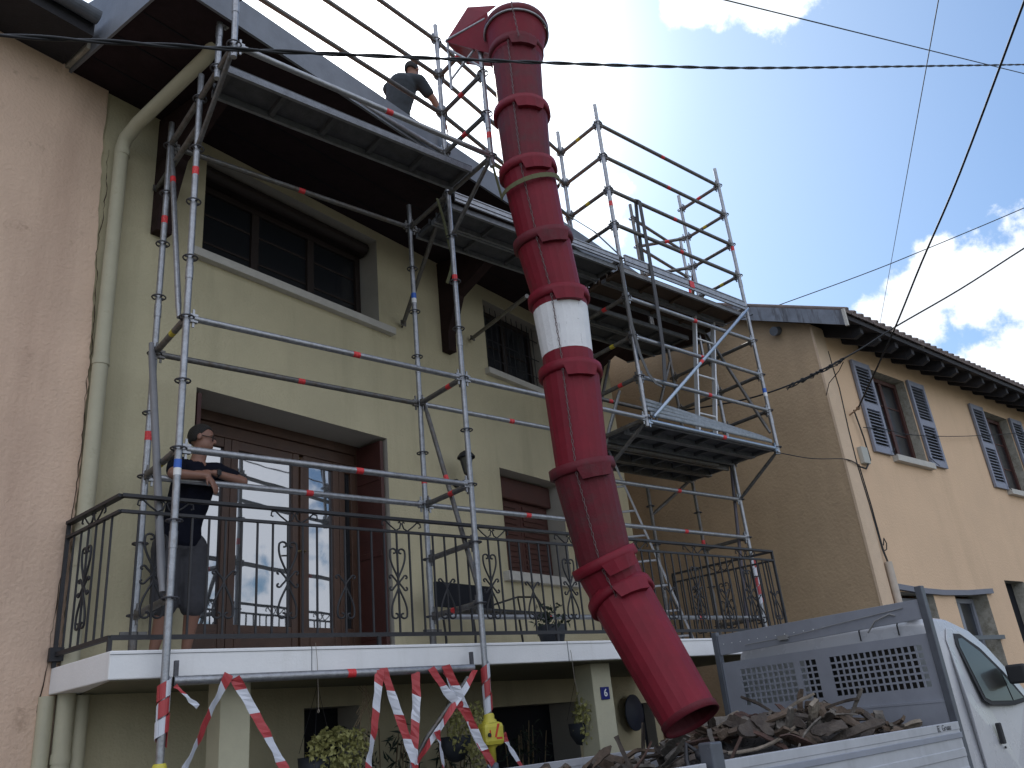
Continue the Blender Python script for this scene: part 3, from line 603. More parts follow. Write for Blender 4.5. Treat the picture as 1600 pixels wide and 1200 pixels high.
N3 = lambda i, j, k: V((i * L, j * D, k * .5))
# front row / back row ledgers
ledger(N3(0, 0, 0), N3(1, 0, 0), red=.56); ledger(N3(0, 0, -2), N3(1, 0, -2), red=.56)
ledger(N3(0, 1, 0), N3(1, 1, 0), M_STEELD, red=.5); ledger(N3(0, 1, -2), N3(1, 1, -2), red=.53)
ledger(N3(0, 1, 4), N3(1, 1, 4), M_STEELD, red=.5)
ledger(N3(1, 0, 0), N3(2, 0, 0)); ledger(N3(1, 1, 0), N3(2, 1, 0), red=.46); ledger(N3(1, 1, -2), N3(2, 1, -2), red=.5)
ledger(N3(2, 1, -1), N3(3, 1, -1), red=.5); ledger(N3(2, 1, -2), N3(3, 1, -2), red=.5)
ledger(N3(1, 1, -4), N3(2, 1, -4), red=.55); ledger(N3(2, 1, -4), N3(3, 1, -4), red=.5)
for k in (8, 7, 6, 5): ledger(N3(2, 0, k), N3(3, 0, k), M_STEELD, red=.5)
for k in (3, 2, 1): ledger(N3(2, 0, k), N3(3, 0, k), red=.5)
ledger(N3(2, 1, 1), N3(3, 1, 1), M_STEELD, red=.1); ledger(N3(2, 1, 0), N3(3, 1, 0), M_STEELD); ledger(N3(2, 1, 4), N3(3, 1, 4)); ledger(N3(1, 1, 4), N3(2, 1, 4), M_STEELD)
ledger(V((2 * L, 0, -.02)), V((3 * L, 0, -.02)), M_STEELB, red=.55)
for z in (3.5, 4.0): ledger((6.95, 1.26, z), (8.39, 1.48, z), M_STEELD)
ledger((6.95, 1.26, 3.5), N3(3, 1, 7), M_STEELD, red=.6); ledger((6.95, 1.26, 3.0), N3(3, 1, 6), M_STEELD, red=.3); ledger((8.39, 1.48, 3.0), N3(3, 1, 6), M_STEELD)
for z in (3.0, 3.5, 4.0): ledger((L, 0, z), N3(2, 1, z * 2), M_STEELD, heads=True); ledger((-.01, -.4, z), (L, 0, z), M_STEELD)
ledger((-.01, -.4, 2.5), (L, 0, 2.5), red=.55)
ledger((0, -D, 2.0), (L, -D, 2.0), red=.55)
b = ledger((.0, -.012, -2.5), (2.40, -.012, -2.5), red=.53, r=.029, name='horizontal_pole', heads=False)
# transoms (front to back)
for i, k, c in ((0, 0, .4), (0, -2, .5), (0, 4, None), (0, -4, None), (1, 0, .3), (1, -2, .4), (1, -3, None), (1, -4, .5), (1, 4, None), (2, 8, .5), (2, 7, None), (2, 6, .5), (2, 5, None), (2, 3, .5), (2, 2, .45), (2, 1, .4), (2, 0, None),
                (3, 8, .5), (3, 7, .5), (3, 6, None), (3, 5, .4), (3, 3, None), (3, 2, None), (3, 1, None), (2, 4, None), (3, 4, None), (3, 0, None)):
    ledger(N3(i, 0, k), N3(i, 1, k), M_STEELD, yel=c if (i + k) % 2 == 0 else None, red=c if (i + k) % 2 else None, name='transom')
for k in (-4, -2, 2, 1, 0, 3): ledger(N3(3, 1, k), N3(3, 2, k), M_STEELD, name='transom')
for z in (2.5, 3.0, 3.5): ledger((L, -D, z), (L, 0, z), M_STEELD, red=.5, name='transom')
for x in (0, L):
    b = MB(); b.tube((x, -.02, 2.0), (x, -D, 2.0), .024, 0, 10); b.tube((x, -.03, 1.52), (x, -D + .03, 1.97), .02, 0, 10); b.box((-.02, -.02, -.05), (.02, .02, .05), 0, o=V((x, -D, 1.95))); b.build('console_bracket', M_STEELD, sc)
for x, y in ((L, .36), (L, D)): pass
# braces
def brace(p, q, m=M_STEEL, r=.022, red=None):
    p, q = V(p), V(q); d = (q - p).normalized(); b = MB(); b.path([p, p + d * .06, p + d * .12, q - d * .12, q - d * .06, q], r, 0, 12, rs=[r * .75, r * .8, r, r, r * .8, r * .75])
    if red is not None: c = p.lerp(q, red); b.tube(c - d * .035, c + d * .035, r + .001, 1, 12, cap=False)
    b.build('brace', [m, M_REDTAPE], sc)
brace(N3(3, 0, 4) + V((-.02, -.045, -.03)), N3(2, 0, 0) + V((.08, -.045, .02)), M_STEELB, red=.55)
brace((.0, D - .03, 2.0), (-.045, .03, .0), red=.24); brace((-.04, D - .04, .06), (-.04, .02, -1.96), m=mat('grey_painted_tube', (.2, .2, .21), .6, .2, noise=.1), r=.027)
brace((L + .045, D - .02, -.02), (L + .04, .03, -1.95), M_STEELD, red=.42)
brace(N3(3, 1, 4) + V((-.04, 0, -.05)), N3(3, 0, 0) + V((-.04, .03, .2)), M_STEELD)
brace(N3(3, 1, -1) + V((0, 0, -.0)), N3(3, 0, 0) + V((0, .02, -.05)), M_STEELD); brace(N3(2, 1, -1) + V((0, 0, .1)), N3(2, 0, 0) + V((0, .05, -.05)), M_STEELD)
brace((3 * L, D + .03, -.02), (7.24, .85, ZS), mat('purple_grey_tube', (.11, .10, .12), .6, .2)); brace((3 * L, 2 * D, -.02), (6.44, 1.38, -.62), M_STEELD)
brace(N3(2, 1, 6) + V((0, .05, 0)), N3(2, 1, 4) + V((.45, .1, .1)), M_STEELD)
brace((3 * L - .02, 2 * D, 1.75), (6.5, 2 * D, .06), M_STEELD, red=.5); brace((3 * L, 2 * D - .02, 1.0), (3 * L, D + .02, .05), M_STEELD); brace((6.1, 2 * D, 1.5), (5.3, 1.2, .05), M_STEELD)
brace((2 * L + .02, .74, -.2), (2 * L + .1, .4, 0.5), M_STEEL); brace((7.0, 1.3, 4.0), (7.05, 1.3, 2.1), M_STEELD)
def anchor(p, q):
    b = MB(); p, q = V(p), V(q); b.tube(p, q, RT, 0, 12); d = (q - p).normalized(); b.tube(p - d * .07, p, .011, 0, 8); b.box((-.04, -.006, -.03), (.04, .006, .03), 0, T, NN, ZZ, p); b.build('wall_tie', M_STEELD, sc)
anchor(H(.275, .05, 1.81), (.0, .02, 1.72)); anchor(H(3.36, .06, 1.49), (L + .05, .1, 2.05)); anchor(H(4.62, .06, 1.70), (3.72, .35, 1.35))
# decks
def deck(x0, x1, y0, y1, z, th=.06, ribs=4, m=M_DECK, mu=M_DECKD):
    n = max(1, int(round((y1 - y0) / .32))); wd = (y1 - y0) / n
    for i in range(n):
        a, c = y0 + wd * i + .006, y0 + wd * (i + 1) - .006; b = MB()
        b.box((x0, a, z - .008), (x1, c, z), 1)
        b.box((x0, a, z - th), (x1, a + .03, z - .009), 0); b.box((x0, c - .03, z - th), (x1, c, z - .009), 0)
        for k in range(ribs + 1):
            x = x0 + .03 + (x1 - x0 - .06) * k / ribs; b.box((x - .02, a + .031, z - th * .75), (x + .02, c - .031, z - .01), 1)
        for k in range(2 if n else 0):
            for e in (x0 + .0, x1 - .0): b.tube((e, (a + .06, c - .06)[k], z - .03), (e, (a + .06, c - .06)[k], z + .03), .012, 1, 6)
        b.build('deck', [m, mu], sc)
deck(.05, L - .05, -.47, -.11, 2.02, th=.07, ribs=5)
deck(L + .05, 2 * L - .05, .02, D - .02, 1.93); deck(2 * L + .05, 3 * L - .05, .02, D - .02, 1.93, mu=mat('plywood_underside', (.075, .048, .032), .8, noise=.25, nscale=6))
deck(2 * L + .05, 3 * L - .4, D + .02, 2 * D - .02, 1.80)
deck(2 * L + .05, 3 * L - .05, .02, D - .02, .02, th=.07, ribs=6); deck(2 * L + .05, 3 * L - .05, D + .03, 2 * D - .02, .0, th=.1, ribs=6, m=M_STEELD)
def toe(p, q, h, red=None):
    p, q = V(p), V(q); b = MB(); t = q - p; l = t.length; t.normalize(); s = V((-t.y, t.x, 0)).normalized(); u = t.cross(s) * -1
    if u.z < 0: u = -u
    b.box((0, 0, 0), (l, .02, h), 0, t, s, u, p); b.box((0, -.006, h * .3), (l, -.0, h * .34), 1, t, s, u, p); b.box((0, -.008, h - .012), (l, -.0, h), 0, t, s, u, p)
    if red: b.box((l * red, -.0085, h * .2), (l * red + .09, -.0065, h * .9), 2, t, s, u, p)
    b.build('toe_board', [M_STEEL, M_DARK, M_REDTAPE], sc)
toe((L + .06, -.03, 1.93), (2 * L - .05, -.03, 1.93), .10); toe((2 * L + .05, -.035, 1.94), (3 * L - .05, -.035, 1.94), .13, .5)
for i in range(4): MB().box((0, -.014, -.026), (2.30, .014, .026), 0, V((1, 0, (-.045 * i) / 2.33)).normalized(), V((0, 1, 0)), ZZ, V((2 * L + .08, .0 + .035 * i, .07 + .072 * i)))  .build('stacked_board', mat('worn_deck_steel', (.25, .27, .29), .5, .6, noise=.3, nscale=18, bump=.2), sc, bevel=.014)
b = MB(); b.tube((2 * L, 2 * D - .02, .04), (2 * L, 2 * D - .02, -.16), .02); b.build('deck_peg', M_STEELD, sc)
ledger((2 * L, D + .0, -.07), (3 * L - .3, D + .0, -.07), M_STEELD, name='ledger', r=.03, heads=False)
# base jacks
for x, y, z0 in ((0, 0, GZ), (L, 0, GZ)):
    b = MB(); b.box((-.07, -.07, 0), (.07, .07, .008), 0, o=V((x, y, z0))); b.tube((x, y, z0 + .008), (x, y, z0 + .3), .017); b.build('base_jack', M_STEELD, sc)
for x, y in ((0, D), (L, D), (2 * L, D)):
    b = MB(); b.box((-.07, -.07, 0), (.07, .07, .008), 0, o=V((x, y, ZS))); b.tube((x, y, ZS + .008), (x, y, ZS + .19), .03); b.box((-.09, -.012, 0), (.09, .012, .02), 0, o=V((x, y, ZS + .17))); b.build('base_jack', M_STEELD, sc)
for x in (.05, 2.33): MB().box((x, -.02, -2.53), (x + .025, .005, -2.38), 0).build('coupler', M_ROSETTE, sc)

# ------------------------------------------------------------------ rubbish chute
ch = thing('rubbish_chute', 'red plastic rubbish chute falling from the top walkway into the truck', 'rubbish chute', (2.75, -1.05, 3.2))
CP = [V((2.62, -1.05, 3.0)), V((2.598, -1.05, 2.25)), V((2.59, -1.05, 1.60)), V((2.671, -1.05, .89)), V((2.768, -1.05, .345)), V((2.79, -1.05, -.34)),
      V((2.786, -1.05, -1.166)), V((2.91, -1.05, -1.89)), V((3.0, -1.09, -2.155)), V((3.03, -1.52, -3.01))]
def collar(b, c, ax, r):
    b.lathe(c, ax, [(r - .012, -.075), (r + .026, -.07), (r + .03, 0), (r + .012, .012), (r - .02, .012), (r - .03, -.07)], 0, 30)
for i in range(len(CP) - 1):
    p, q = CP[i], CP[i + 1]; ax = (q - p).normalized(); ln = (q - p).length; a = ax.cross(V((0, 1, 0))).normalized()
    b = MB(); r0, r1 = .238, .205; end = .10 if i < len(CP) - 2 else 0
    prof = [(r0, -.02), (r0 - .004, .06), (r1, ln + end)]
    if i == 4:   # white painted band
        prof = [(r0, -.02), (r0 - .004, .07)]; b.lathe(p, ax, prof, 0, 22, False, a); b.lathe(p, ax, [(r0 - .004, .07), (r1 + .008, .49)], 1, 22, False, a); b.lathe(p, ax, [(r1 + .008, .49), (r1, ln + end)], 0, 22, False, a)
    elif i == 6: b.lathe(p, ax, [(r0, -.02), (r0 - .004, .06), (r0 - .016, ln * .45)], 0, 22, False, a); b.lathe(p, ax, [(r0 - .016, ln * .45), (r1, ln + end)], 0, 22, False, a)
    else: b.lathe(p, ax, prof, 0, 22, False, a)
    b.lathe(p, ax, [(r0 - .008, -.02), (r1 - .008, ln + end)], 2, 22, False, a)
    s = b.build('chute_bucket', [M_RED if i not in (0, 1, 6) else M_REDD, M_CHWHITE, mat('inner_red_plastic', (.09, .008, .014), .6)], ch, org=p, fixn=False)
    g = MB(); collar(g, p - ax * -.0, ax, r0); g.build('collar', M_RED if i % 3 else M_REDD, s)
    # moulded lug facing the street
    g = MB(); f = V((-.45, -1, 0)); f = (f - ax * f.dot(ax)).normalized(); sd_ = ax.cross(f).normalized(); rr = r0 + .012
    vs = []
    for hh, wv, ro in ((-.045, .135, .034), (.05, .112, .026)):
        for tt in (-1, -.33, .33, 1):
            an = tt * wv / rr
            for rad in (rr - .03, rr + ro): vs.append(p + ax * (hh + .03) + (f * math.cos(an) + sd_ * math.sin(an)) * rad)
    fs = []
    for c in range(3):
        a0 = c * 2; fs += [(a0, a0 + 1, a0 + 3, a0 + 2), (8 + a0, 8 + a0 + 2, 8 + a0 + 3, 8 + a0 + 1), (a0 + 1, 8 + a0 + 1, 8 + a0 + 3, a0 + 3), (a0, a0 + 2, 8 + a0 + 2, 8 + a0)]
    fs += [(0, 8, 9, 1), (6, 7, 15, 14)]; g.add(vs, fs); g.build('lug', M_RED if i % 3 else M_REDD, s)
    # chain along the left side
    g = MB(); fl = V((-1, -.62, 0)); fl = (fl - ax * fl.dot(ax)).normalized(); n = int(ln / .033)
    if i < len(CP) - 2:
        for k in range(n):
            c = p + ax * (.03 + k * .033) + fl * (r0 + .016 - .03 * k / n); sidev = ax.cross(fl); u = fl if k % 2 else sidev
            w0 = .007; pts = [c + ax * .02 * math.cos(t_) + u * w0 * math.sin(t_) for t_ in [j * math.pi / 4 for j in range(8)]]
            g.path(pts + [pts[0]], .0028, n=4, cap=False)
        g.build('chain', M_CHAIN, s)
b = MB(); ax = (CP[-1] - CP[-2]).normalized(); b.lathe(CP[-1], ax, [(.214, -.02), (.214, .03), (.2, .03), (.2, -.02)], 0, 30); b.build('lower_rim', M_REDD, ch, org=CP[-1])
# hopper
b = MB(); top = V((2.68, -1.05, 3.52)); up = (top - CP[0]).normalized()
b.lathe(CP[0] - up * .06, up, [(.232, 0), (.262, .09), (.282, .31), (.30, .35), (.312, .37)], 0, 34); b.lathe(CP[0] - up * .06, up, [(.225, .0), (.25, .1), (.27, .34)], 1, 34)
hp = b.build('hopper', [M_RED, M_DARK], ch, org=CP[0], fixn=False)
b = MB(); b.lathe(CP[0], up, [(.30, .30), (.315, .305), (.32, .355), (.31, .39), (.28, .39), (.27, .355)], 0, 36); b.build('hopper_rim', M_REDD, hp)
b = MB(); b.ring(CP[0] + up * .29, up, .31, .013, 0, 36, 6)
lip0, lip1 = V((2.25, -.45, 3.50)), V((2.62, -.32, 3.50)); c0 = V((2.40, -1.0, 3.53)); 
b.tube(lip0, V((2.44, -.86, 3.55)), .014); b.tube(lip0, lip1, .014); b.tube(lip1, V((2.95, -.85, 3.55)), .014)
b.tube(lip0 + V((.02, 0, -.02)), lip0 + V((.02, 0, -.62)), .014); b.tube(lip0 + V((.02, 0, -.5)), V((2.5, -.78, 3.45)), .012); b.tube(lip0 + V((.0, 0, -.1)), V((2.4, -.8, 2.95)), .012)
b.build('hopper_frame', M_STEEL, hp)
b = MB(); pk0 = V((2.40, -.66, 3.86)); pk1 = V((2.8, -.56, 3.86)); t0_, t1_ = V((2.44, -.9, 3.60)), V((2.92, -.86, 3.60)); u0, u1 = V((2.5, -.86, 3.14)), V((2.84, -.84, 3.14))
th_ = V((.008, .002, 0))
def sheet(a, c, d): b.prism([a, c, d], th_)
sheet(lip0, pk0, t0_); sheet(lip1, pk1, t1_); b.prism([pk0, t0_, V((2.5, -.98, 3.66))], th_)
b.prism([lip0, t0_, u0], th_); b.prism([lip1, t1_, u1], th_); b.prism([lip0, lip1, u1, u0], V((0, .004, -.008))); b.build('tipping_tray', M_RED, hp)
b = MB(); a0 = CP[0] + V((-.24, -.22, .48))
for k in range(15):
    c = a0 + V((.004 * k, -.0, -.036 * k)) + V((.0, -.03, 0)); u = V((1, 0, 0)) if k % 2 else V((0, 1, 0)); pts = [c + ZZ * .022 * math.cos(j * math.pi / 4) + u * .008 * math.sin(j * math.pi / 4) for j in range(9)]; b.path(pts, .003, n=4, cap=False)
b.build('hopper_chain', M_CHAIN, hp)

def ribbon(pts, wdir, wid, th=.0015):
    b = MB(); pts = [V(p) for p in pts]; n = len(pts)
    for i in range(n - 1):
        t = (pts[i + 1] - pts[i]).normalized(); wv = V(wdir); wv = (wv - t * wv.dot(t)).normalized() * wid / 2; nn = t.cross(wv).normalized() * th
        a, c = pts[i], pts[i + 1]; b.hexa([a - wv - nn, a + wv - nn, c + wv - nn, c - wv - nn, a - wv + nn, a + wv + nn, c + wv + nn, c - wv + nn])
    return b
pts = [(L, -D, 1.93)] + [V((2.6, -1.05, 1.45 + .08 * math.cos(a))) + V((math.cos(a), math.sin(a), 0)) * .268 for a in [math.pi * .78 + i * .26 for i in range(17)]] + [(L, -D, 1.93)]
tag(ribbon(pts, (0, 0, 1), .045, .002).build('ratchet_strap', M_STRAP), 'olive green strap lashing the red chute to the walkway corner', 'strap')
pts = [(4.9, .68, 3.0), (4.92, .3, 2.55), (4.94, -.03, 2.03), (4.90, -.045, 1.6), (4.92, -.045, 1.1), (4.97, -.05, .75), (5.05, -.06, .52), (5.14, -.07, .42), (5.22, -.08, .40)]
tag(ribbon(pts, (1, 0, 0), .045, .003).build('hanging_strap', M_STRAPG), 'grey strap tied behind the red chute and curling loose below the second deck', 'strap')
pts = [(5.44, .05, 2.1), (5.45, .03, 2.7), (5.45, 0, 3.03), (5.47, -.04, 3.0), (5.46, -.045, 2.3), (5.44, -.05, 1.6), (5.40, -.05, .9), (5.33, -.05, .5)]
tag(ribbon(pts, (1, 0, 0), .055, .006).build('webbing_sling', mat('dark_sling', (.07, .07, .075), .8)), 'dark webbing slung over the guardrail of the right tower, hanging straight down', 'strap')
tag(ribbon([(L - .05, .12, 2.0), (L - .03, .06, 1.7), (L + .0, .05, 1.45), (L + .03, .04, 1.3), (L + .0, .05, 1.15), (L - .05, .06, 1.0)], (1, 0, 0), .03, .003).build('loose_strap_end', M_STRAP), 'loose olive strap end dangling beside the middle standard', 'strap')

# ------------------------------------------------------------------ ladders
def ladder(p0, p1, q0, q1, label, n, m=M_ALU):
    p0, p1, q0, q1 = map(V, (p0, p1, q0, q1)); lt = thing('ladder', label, 'ladder', tuple(p0)); s = (q0 - p0).normalized(); u = (p1 - p0).normalized(); f = s.cross(u).normalized()
    for a, c in ((p0, p1), (q0, q1)):
        b = MB(); b.box((-.012, -.03, 0), (.012, .03, (c - a).length), 0, s, f, (c - a).normalized(), a)
        b.build('stile', m, lt)
    for i in range(n):
        t = (i + .5) / n; MB().tube(p0.lerp(p1, t), q0.lerp(q1, t), .014, n=8).build('rung', m, lt)
ladder((6.67, .38, .03), (7.18, .38, 1.95), (6.33, .38, .03), (6.78, .38, 1.95), 'bright aluminium ladder standing on the lower deck of the right tower', 7, mat('bright_aluminium', (.75, .76, .78), .4, .5))
ladder((6.42, 1.0, ZS), (5.25, 1.0, .3), (6.15, 1.25, ZS), (4.98, 1.25, .3), 'dull metal ladder leaning from the balcony up behind the red chute', 9)

# ------------------------------------------------------------------ things on the house
lt = thing('wall_lantern', 'black wall lantern with a smoked glass bowl beside the middle standards', 'wall lamp', H(4.15, 0, -.2))
b = MB(); b.tube(H(4.15, .0, -.3), H(4.15, .03, -.3), .05, n=12); b.path([H(4.15, .02, -.3), H(4.14, .1, -.33), H(4.1, .2, -.31), H(4.08, .25, -.27)], .012); b.build('bracket', M_IRON, lt)
c = H(4.08, .25, -.27); b = MB(); b.lathe(c, ZZ, [(.02, 0), (.035, .01), (.035, .025)], 0, 6); b.lathe(c, ZZ, [(.035, .02), (.075, .2)], 1, 6, False); b.lathe(c, ZZ, [(.105, .2), (.105, .215), (.07, .26), (.03, .285), (0, .29)], 0, 12)
for i in range(6):
    a = i * math.pi / 3; d = V((math.cos(a), math.sin(a), 0)); b.tube(c + d * .037 + ZZ * .02, c + d * .078 + ZZ * .2, .005, 0, 5)
b.build('lantern_head', [M_IRON, mat('smoked_glass', (.10, .10, .09), .15)], lt)
bn = thing('garden_bench', 'dark slatted garden bench on the balcony against the green wall', 'bench', tuple(H(4.0, .3, ZS)))
b = MB(); b.box((3.34, -.34, -1.78), (4.22, -.31, -1.53), 0, T, NN, ZZ, NN * K0); b.build('backrest', M_DARK, bn, bevel=.006)
b = MB()
for i in range(4): b.box((3.36, -.42 - .1 * i, -1.86), (4.7, -.34 - .1 * i, -1.84), 0, T, NN, ZZ, NN * K0)
b.build('seat', M_IRON, bn)
b = MB(); b.path([H(4.25, .34, -1.72), H(4.66, .36, -1.62), H(4.7, .36, -1.85)], .012, n=6); b.path([H(4.66, .72, -1.84), H(4.68, .6, -1.66), H(4.66, .36, -1.62)], .012, n=6); b.build('armrest', M_IRON, bn)
for t in (3.4, 4.65):
    for o in (.36, .74): MB().path([H(t, o, -1.85), H(t + .03, o, -2.1), H(t + .01, o, ZS)], .012, n=6).build('leg', M_IRON, bn)
pp = thing('potted_plant', 'dark pot of leafy plants on the balcony edge left of the chute end', 'plant', (3.55, .35, ZS))
b = MB(); b.lathe((3.55, .35, ZS), ZZ, [(0, 0), (.1, 0), (.14, .16), (.13, .17), (0, .15)], 0, 16); b.build('pot', M_POT, pp)
def leaves(b, c, rad, n, size, seed, sq=(1, 1, 1), m=0, droop=0, sl=2.0):
    rnd = random.Random(seed); c = V(c)
    for _ in range(n):
        d = V((rnd.gauss(0, 1), rnd.gauss(0, 1), rnd.gauss(0, 1))).normalized() * rad * rnd.uniform(.35, 1) ** .5
        p = c + V((d.x * sq[0], d.y * sq[1], d.z * sq[2])); t = V((rnd.uniform(-1, 1), rnd.uniform(-1, 1), rnd.uniform(-1, .6) - droop)).normalized(); s = t.orthogonal().normalized(); s.rotate(Matrix.Rotation(rnd.uniform(0, 6.3), 3, t))
        l = size * rnd.uniform(.6, 1.3); wv = l / sl
        nrm = t.cross(s) * l * .12
        b.add([p, p + t * l * .5 + s * wv * .5 + nrm, p + t * l, p + t * l * .5 - s * wv * .5 + nrm], ((0, 1, 2), (0, 2, 3)), m)
b = MB(); leaves(b, (3.55, .35, ZS + .22), .16, 140, .06, 5); b.build('foliage', M_LEAFD, pp, fixn=False)
# hanging baskets under the balcony
for i, (x, y, z, lab, n, s) in enumerate(((1.42, .62, -3.02, 'hanging basket of yellow green ivy in front of the dark doorway', 420, (1.25, .8, .8)), (2.62, .58, -2.98, 'round hanging pot with trailing ivy behind the right yellow lamp', 260, (1.1, .8, 1.1)), (4.03, .62, -2.98, 'bushy hanging basket against the pillar with the number plate', 380, (.75, .7, 1.25)))):
    hb = thing('hanging_basket', lab, 'hanging plant', (x, y, z), 'hanging baskets under the balcony')
    b = MB(); px = x + (-.1 if i == 0 else -.06 if i == 1 else .02); b.lathe((px, y, z - .2), ZZ, [(0, 0), (.07, .02), (.12, .1), (.13, .2), (.11, .2), (0, .17)], 0, 18); b.build('pot', M_POT, hb)
    b = MB()
    for a in (0, 2.1, 4.2): b.tube((px + .14 * math.cos(a), y + .14 * math.sin(a), z + .03), (px + .02, y, -2.52), .0022, 0, 4)
    b.tube((px + .02, y, -2.52), (px + .02, y, -2.475), .003, 0, 4); b.build('hanging_wire', M_IRON, hb)
    b = MB(); leaves(b, (x + .03, y - .1, z + .05), .2, int(n * 1.6), .045, 20 + i, s, droop=.4, sl=1.5); leaves(b, (x + .12, y - .05, z - .14), .12, n // 3, .04, 40 + i, (1, 1, 1.3), droop=.5, sl=1.5); b.build('foliage', M_LEAFY, hb, fixn=False)
for i, (t, o, zt, lab) in enumerate(((2.55, .35, -2.72, 'dark slender bamboo like shrub growing under the balcony near the tapes'), (4.6, .3, -2.86, 'dark leafy shrub in the shade between the yellow lamp and the numbered pillar'), (3.55, .25, -2.88, 'low dark shrub right of the round hanging pot'))):
    sh = thing('shrub', lab, 'shrub', tuple(H(t, o, GZ + .12)), 'shrubs under the balcony')
    rnd = random.Random(i + 60); b = MB(); g = MB()
    for k in range(9):
        a = H(t + rnd.uniform(-.15, .15), o + rnd.uniform(-.1, .1), GZ + .12); c = H(t + rnd.uniform(-.38, .38), o + rnd.uniform(-.15, .2), zt - rnd.uniform(0, .3)); mid = a.lerp(c, .5) + V((0, 0, .1)); b.path([a, mid, c], .006, n=5)
        for j in range(26): leaves(g, mid.lerp(c, rnd.random()) if j % 2 else a.lerp(mid, rnd.uniform(.4, 1)), .1, 2, .11, rnd.random(), droop=.3, sl=6)
    b.build('stem', M_STRAW, sh); g.build('foliage', M_LEAFD, sh, fixn=False)
b = MB(); rnd = random.Random(5)
for k in range(10): b.path([H(1.72 + rnd.uniform(-.05, .05), 1.0, -2.55 - rnd.uniform(0, .05)), H(1.74 + rnd.uniform(-.04, .09), 1.0, -2.65), H(1.70 + rnd.uniform(-.08, .12), 1.0, -2.72 - rnd.uniform(0, .2))], .004, n=4)
tag(b.build('dried_stems', M_STRAW), 'bundle of dry straw coloured stems hanging under the horizontal pole', 'plant')
b = MB(); c = H(7.28, .12, -2.93); b.lathe(c, -NN, [(0, .05), (.12, .045), (.21, .0), (.225, .0), (.225, -.015), (.2, -.02), (0, .02)], 0, 28)
tag(b.build('satellite_dish', mat('dark_blue_dish', (.02, .03, .06), .5)), 'dark blue round dish hanging on the wall right of the numbered pillar', 'dish')
for z0, i in ((1.045, 0), (3.49, 1)):
    b = MB().path([(z0, .07, ZS + .1 * (1 - i) - .08), (z0 + .02, .085, ZS - .1), (z0 + .03, .09, -2.62), (z0 + .035 + .04 * i, .1, -2.72 - .1 * i)], .0022, n=4); b.ring((z0 + .035 + .04 * i, .1, -2.73 - .1 * i), (1, 0, 0), .01, .003)
    tag(b.build('hanging_wire', mat('dull_wire', (.25, .22, .18), .6)), ('thin wire hanging down the white slab below the french door', 'thin wire hanging down the white slab left of the numbered pillar')[i], 'wire')

# ------------------------------------------------------------------ barrier tape
def tape(pts, lab, wid=.062, seg=.175, ph=0., name='barrier_tape', wd=(1, 0, 0)):
    pts = [V(p) for p in pts]; rnd = random.Random(lab); b = MB(); tw = rnd.uniform(-.3, .3)
    ls = [0]
    for i in range(len(pts) - 1): ls.append(ls[-1] + (pts[i + 1] - pts[i]).length)
    def at(q):
        q = max(0, min(ls[-1] - 1e-6, q)); i = max(k for k in range(len(ls) - 1) if ls[k] <= q); f = (q - ls[i]) / (ls[i + 1] - ls[i]); return pts[i].lerp(pts[i + 1], f), (pts[i + 1] - pts[i]).normalized()
    def edge(q, e):
        p, t = at(q); f = q / ls[-1]; v = V(wd); v = (v - t * v.dot(t)).normalized(); v.rotate(Matrix.Rotation(tw + .55 * math.sin(f * 4 + ph * 30), 3, t)); nn = t.cross(v).normalized()
        return p + v * wid / 2 * e * (1 + .06 * math.sin(f * 31)) + nn * (.006 * math.sin(f * 17 + e) + .003 * math.sin(f * 47))
    k = int(math.floor(-ph / seg)) ; q0 = -ph
    sl = .016
    while q0 < ls[-1] + sl:
        m = 5
        for j in range(m):
            a0, a1 = q0 + seg * j / m, q0 + seg * (j + 1) / m
            c = [max(0, min(ls[-1], x)) for x in (a0 - sl, a0 + sl, a1 + sl, a1 - sl)]
            if c[2] - c[1] < 1e-5 and c[3] - c[0] < 1e-5: continue
            b.add([edge(c[0], -1), edge(c[1], 1), edge(c[2], 1), edge(c[3], -1)], ((0, 1, 2, 3),), int(round((q0 + ph) / seg)) % 2)
        q0 += seg
    o = b.build(name, [mat('tape_red', (.42, .05, .055), .45), mat('tape_white', (.62, .64, .70), .45)], None, org=pts[0], fixn=False)
    sol = o.modifiers.new('thickness', 'SOLIDIFY'); sol.thickness = .0012
    return tag(o, lab, 'barrier tape', 'red and white tapes on the horizontal pole')
YT = -.05
tape([(.38, YT, -2.475), (.26, YT, -2.72), (.10, YT, -3.08), (.02, YT, -3.3)], 'red and white tape slanting to lower left from the pole above the first pillar', ph=.1)
tape([(.42, YT, -2.50), (.56, YT, -2.72), (.75, YT, -3.04), (.9, YT, -3.3)], 'red and white tape slanting down to the right in front of the first pillar', ph=.09)
tape([(1.485, YT, -2.49), (1.44, YT, -2.8), (1.375, YT, -3.1), (1.35, YT, -3.4)], 'red and white tape hanging almost straight beside the dry stems', ph=.08)
tape([(1.51, YT, -2.47), (1.6, YT, -2.72), (1.74, YT, -3.1), (1.76, YT, -3.3)], 'long red and white tape slanting right from beside the dry stems', ph=.0)
tape([(1.80, YT + .02, -2.5), (1.80, YT + .02, -2.7), (1.755, YT + .02, -3.05), (1.74, YT + .02, -3.2)], 'red and white tape hanging vertically left of the crossing tapes', ph=0)
tape([(1.92, YT, -2.485), (2.07, YT, -2.68), (2.2, YT, -2.79), (2.3, YT, -2.97), (2.42, YT, -3.24)], 'red and white tape crossing over to the right yellow lamp', ph=.0)
tape([(2.07, YT + .015, -2.50), (2.13, YT + .015, -2.66), (2.2, YT + .015, -2.8)], 'short red and white tape running down to the crossing point', ph=.1)
tape([(2.05, YT - .01, -2.47), (2.13, YT - .01, -2.62), (2.24, YT - .01, -2.86), (2.33, YT - .01, -3.05), (2.44, YT - .01, -3.2)], 'red and white tape running from the pole straight to the right yellow lamp', ph=.0)
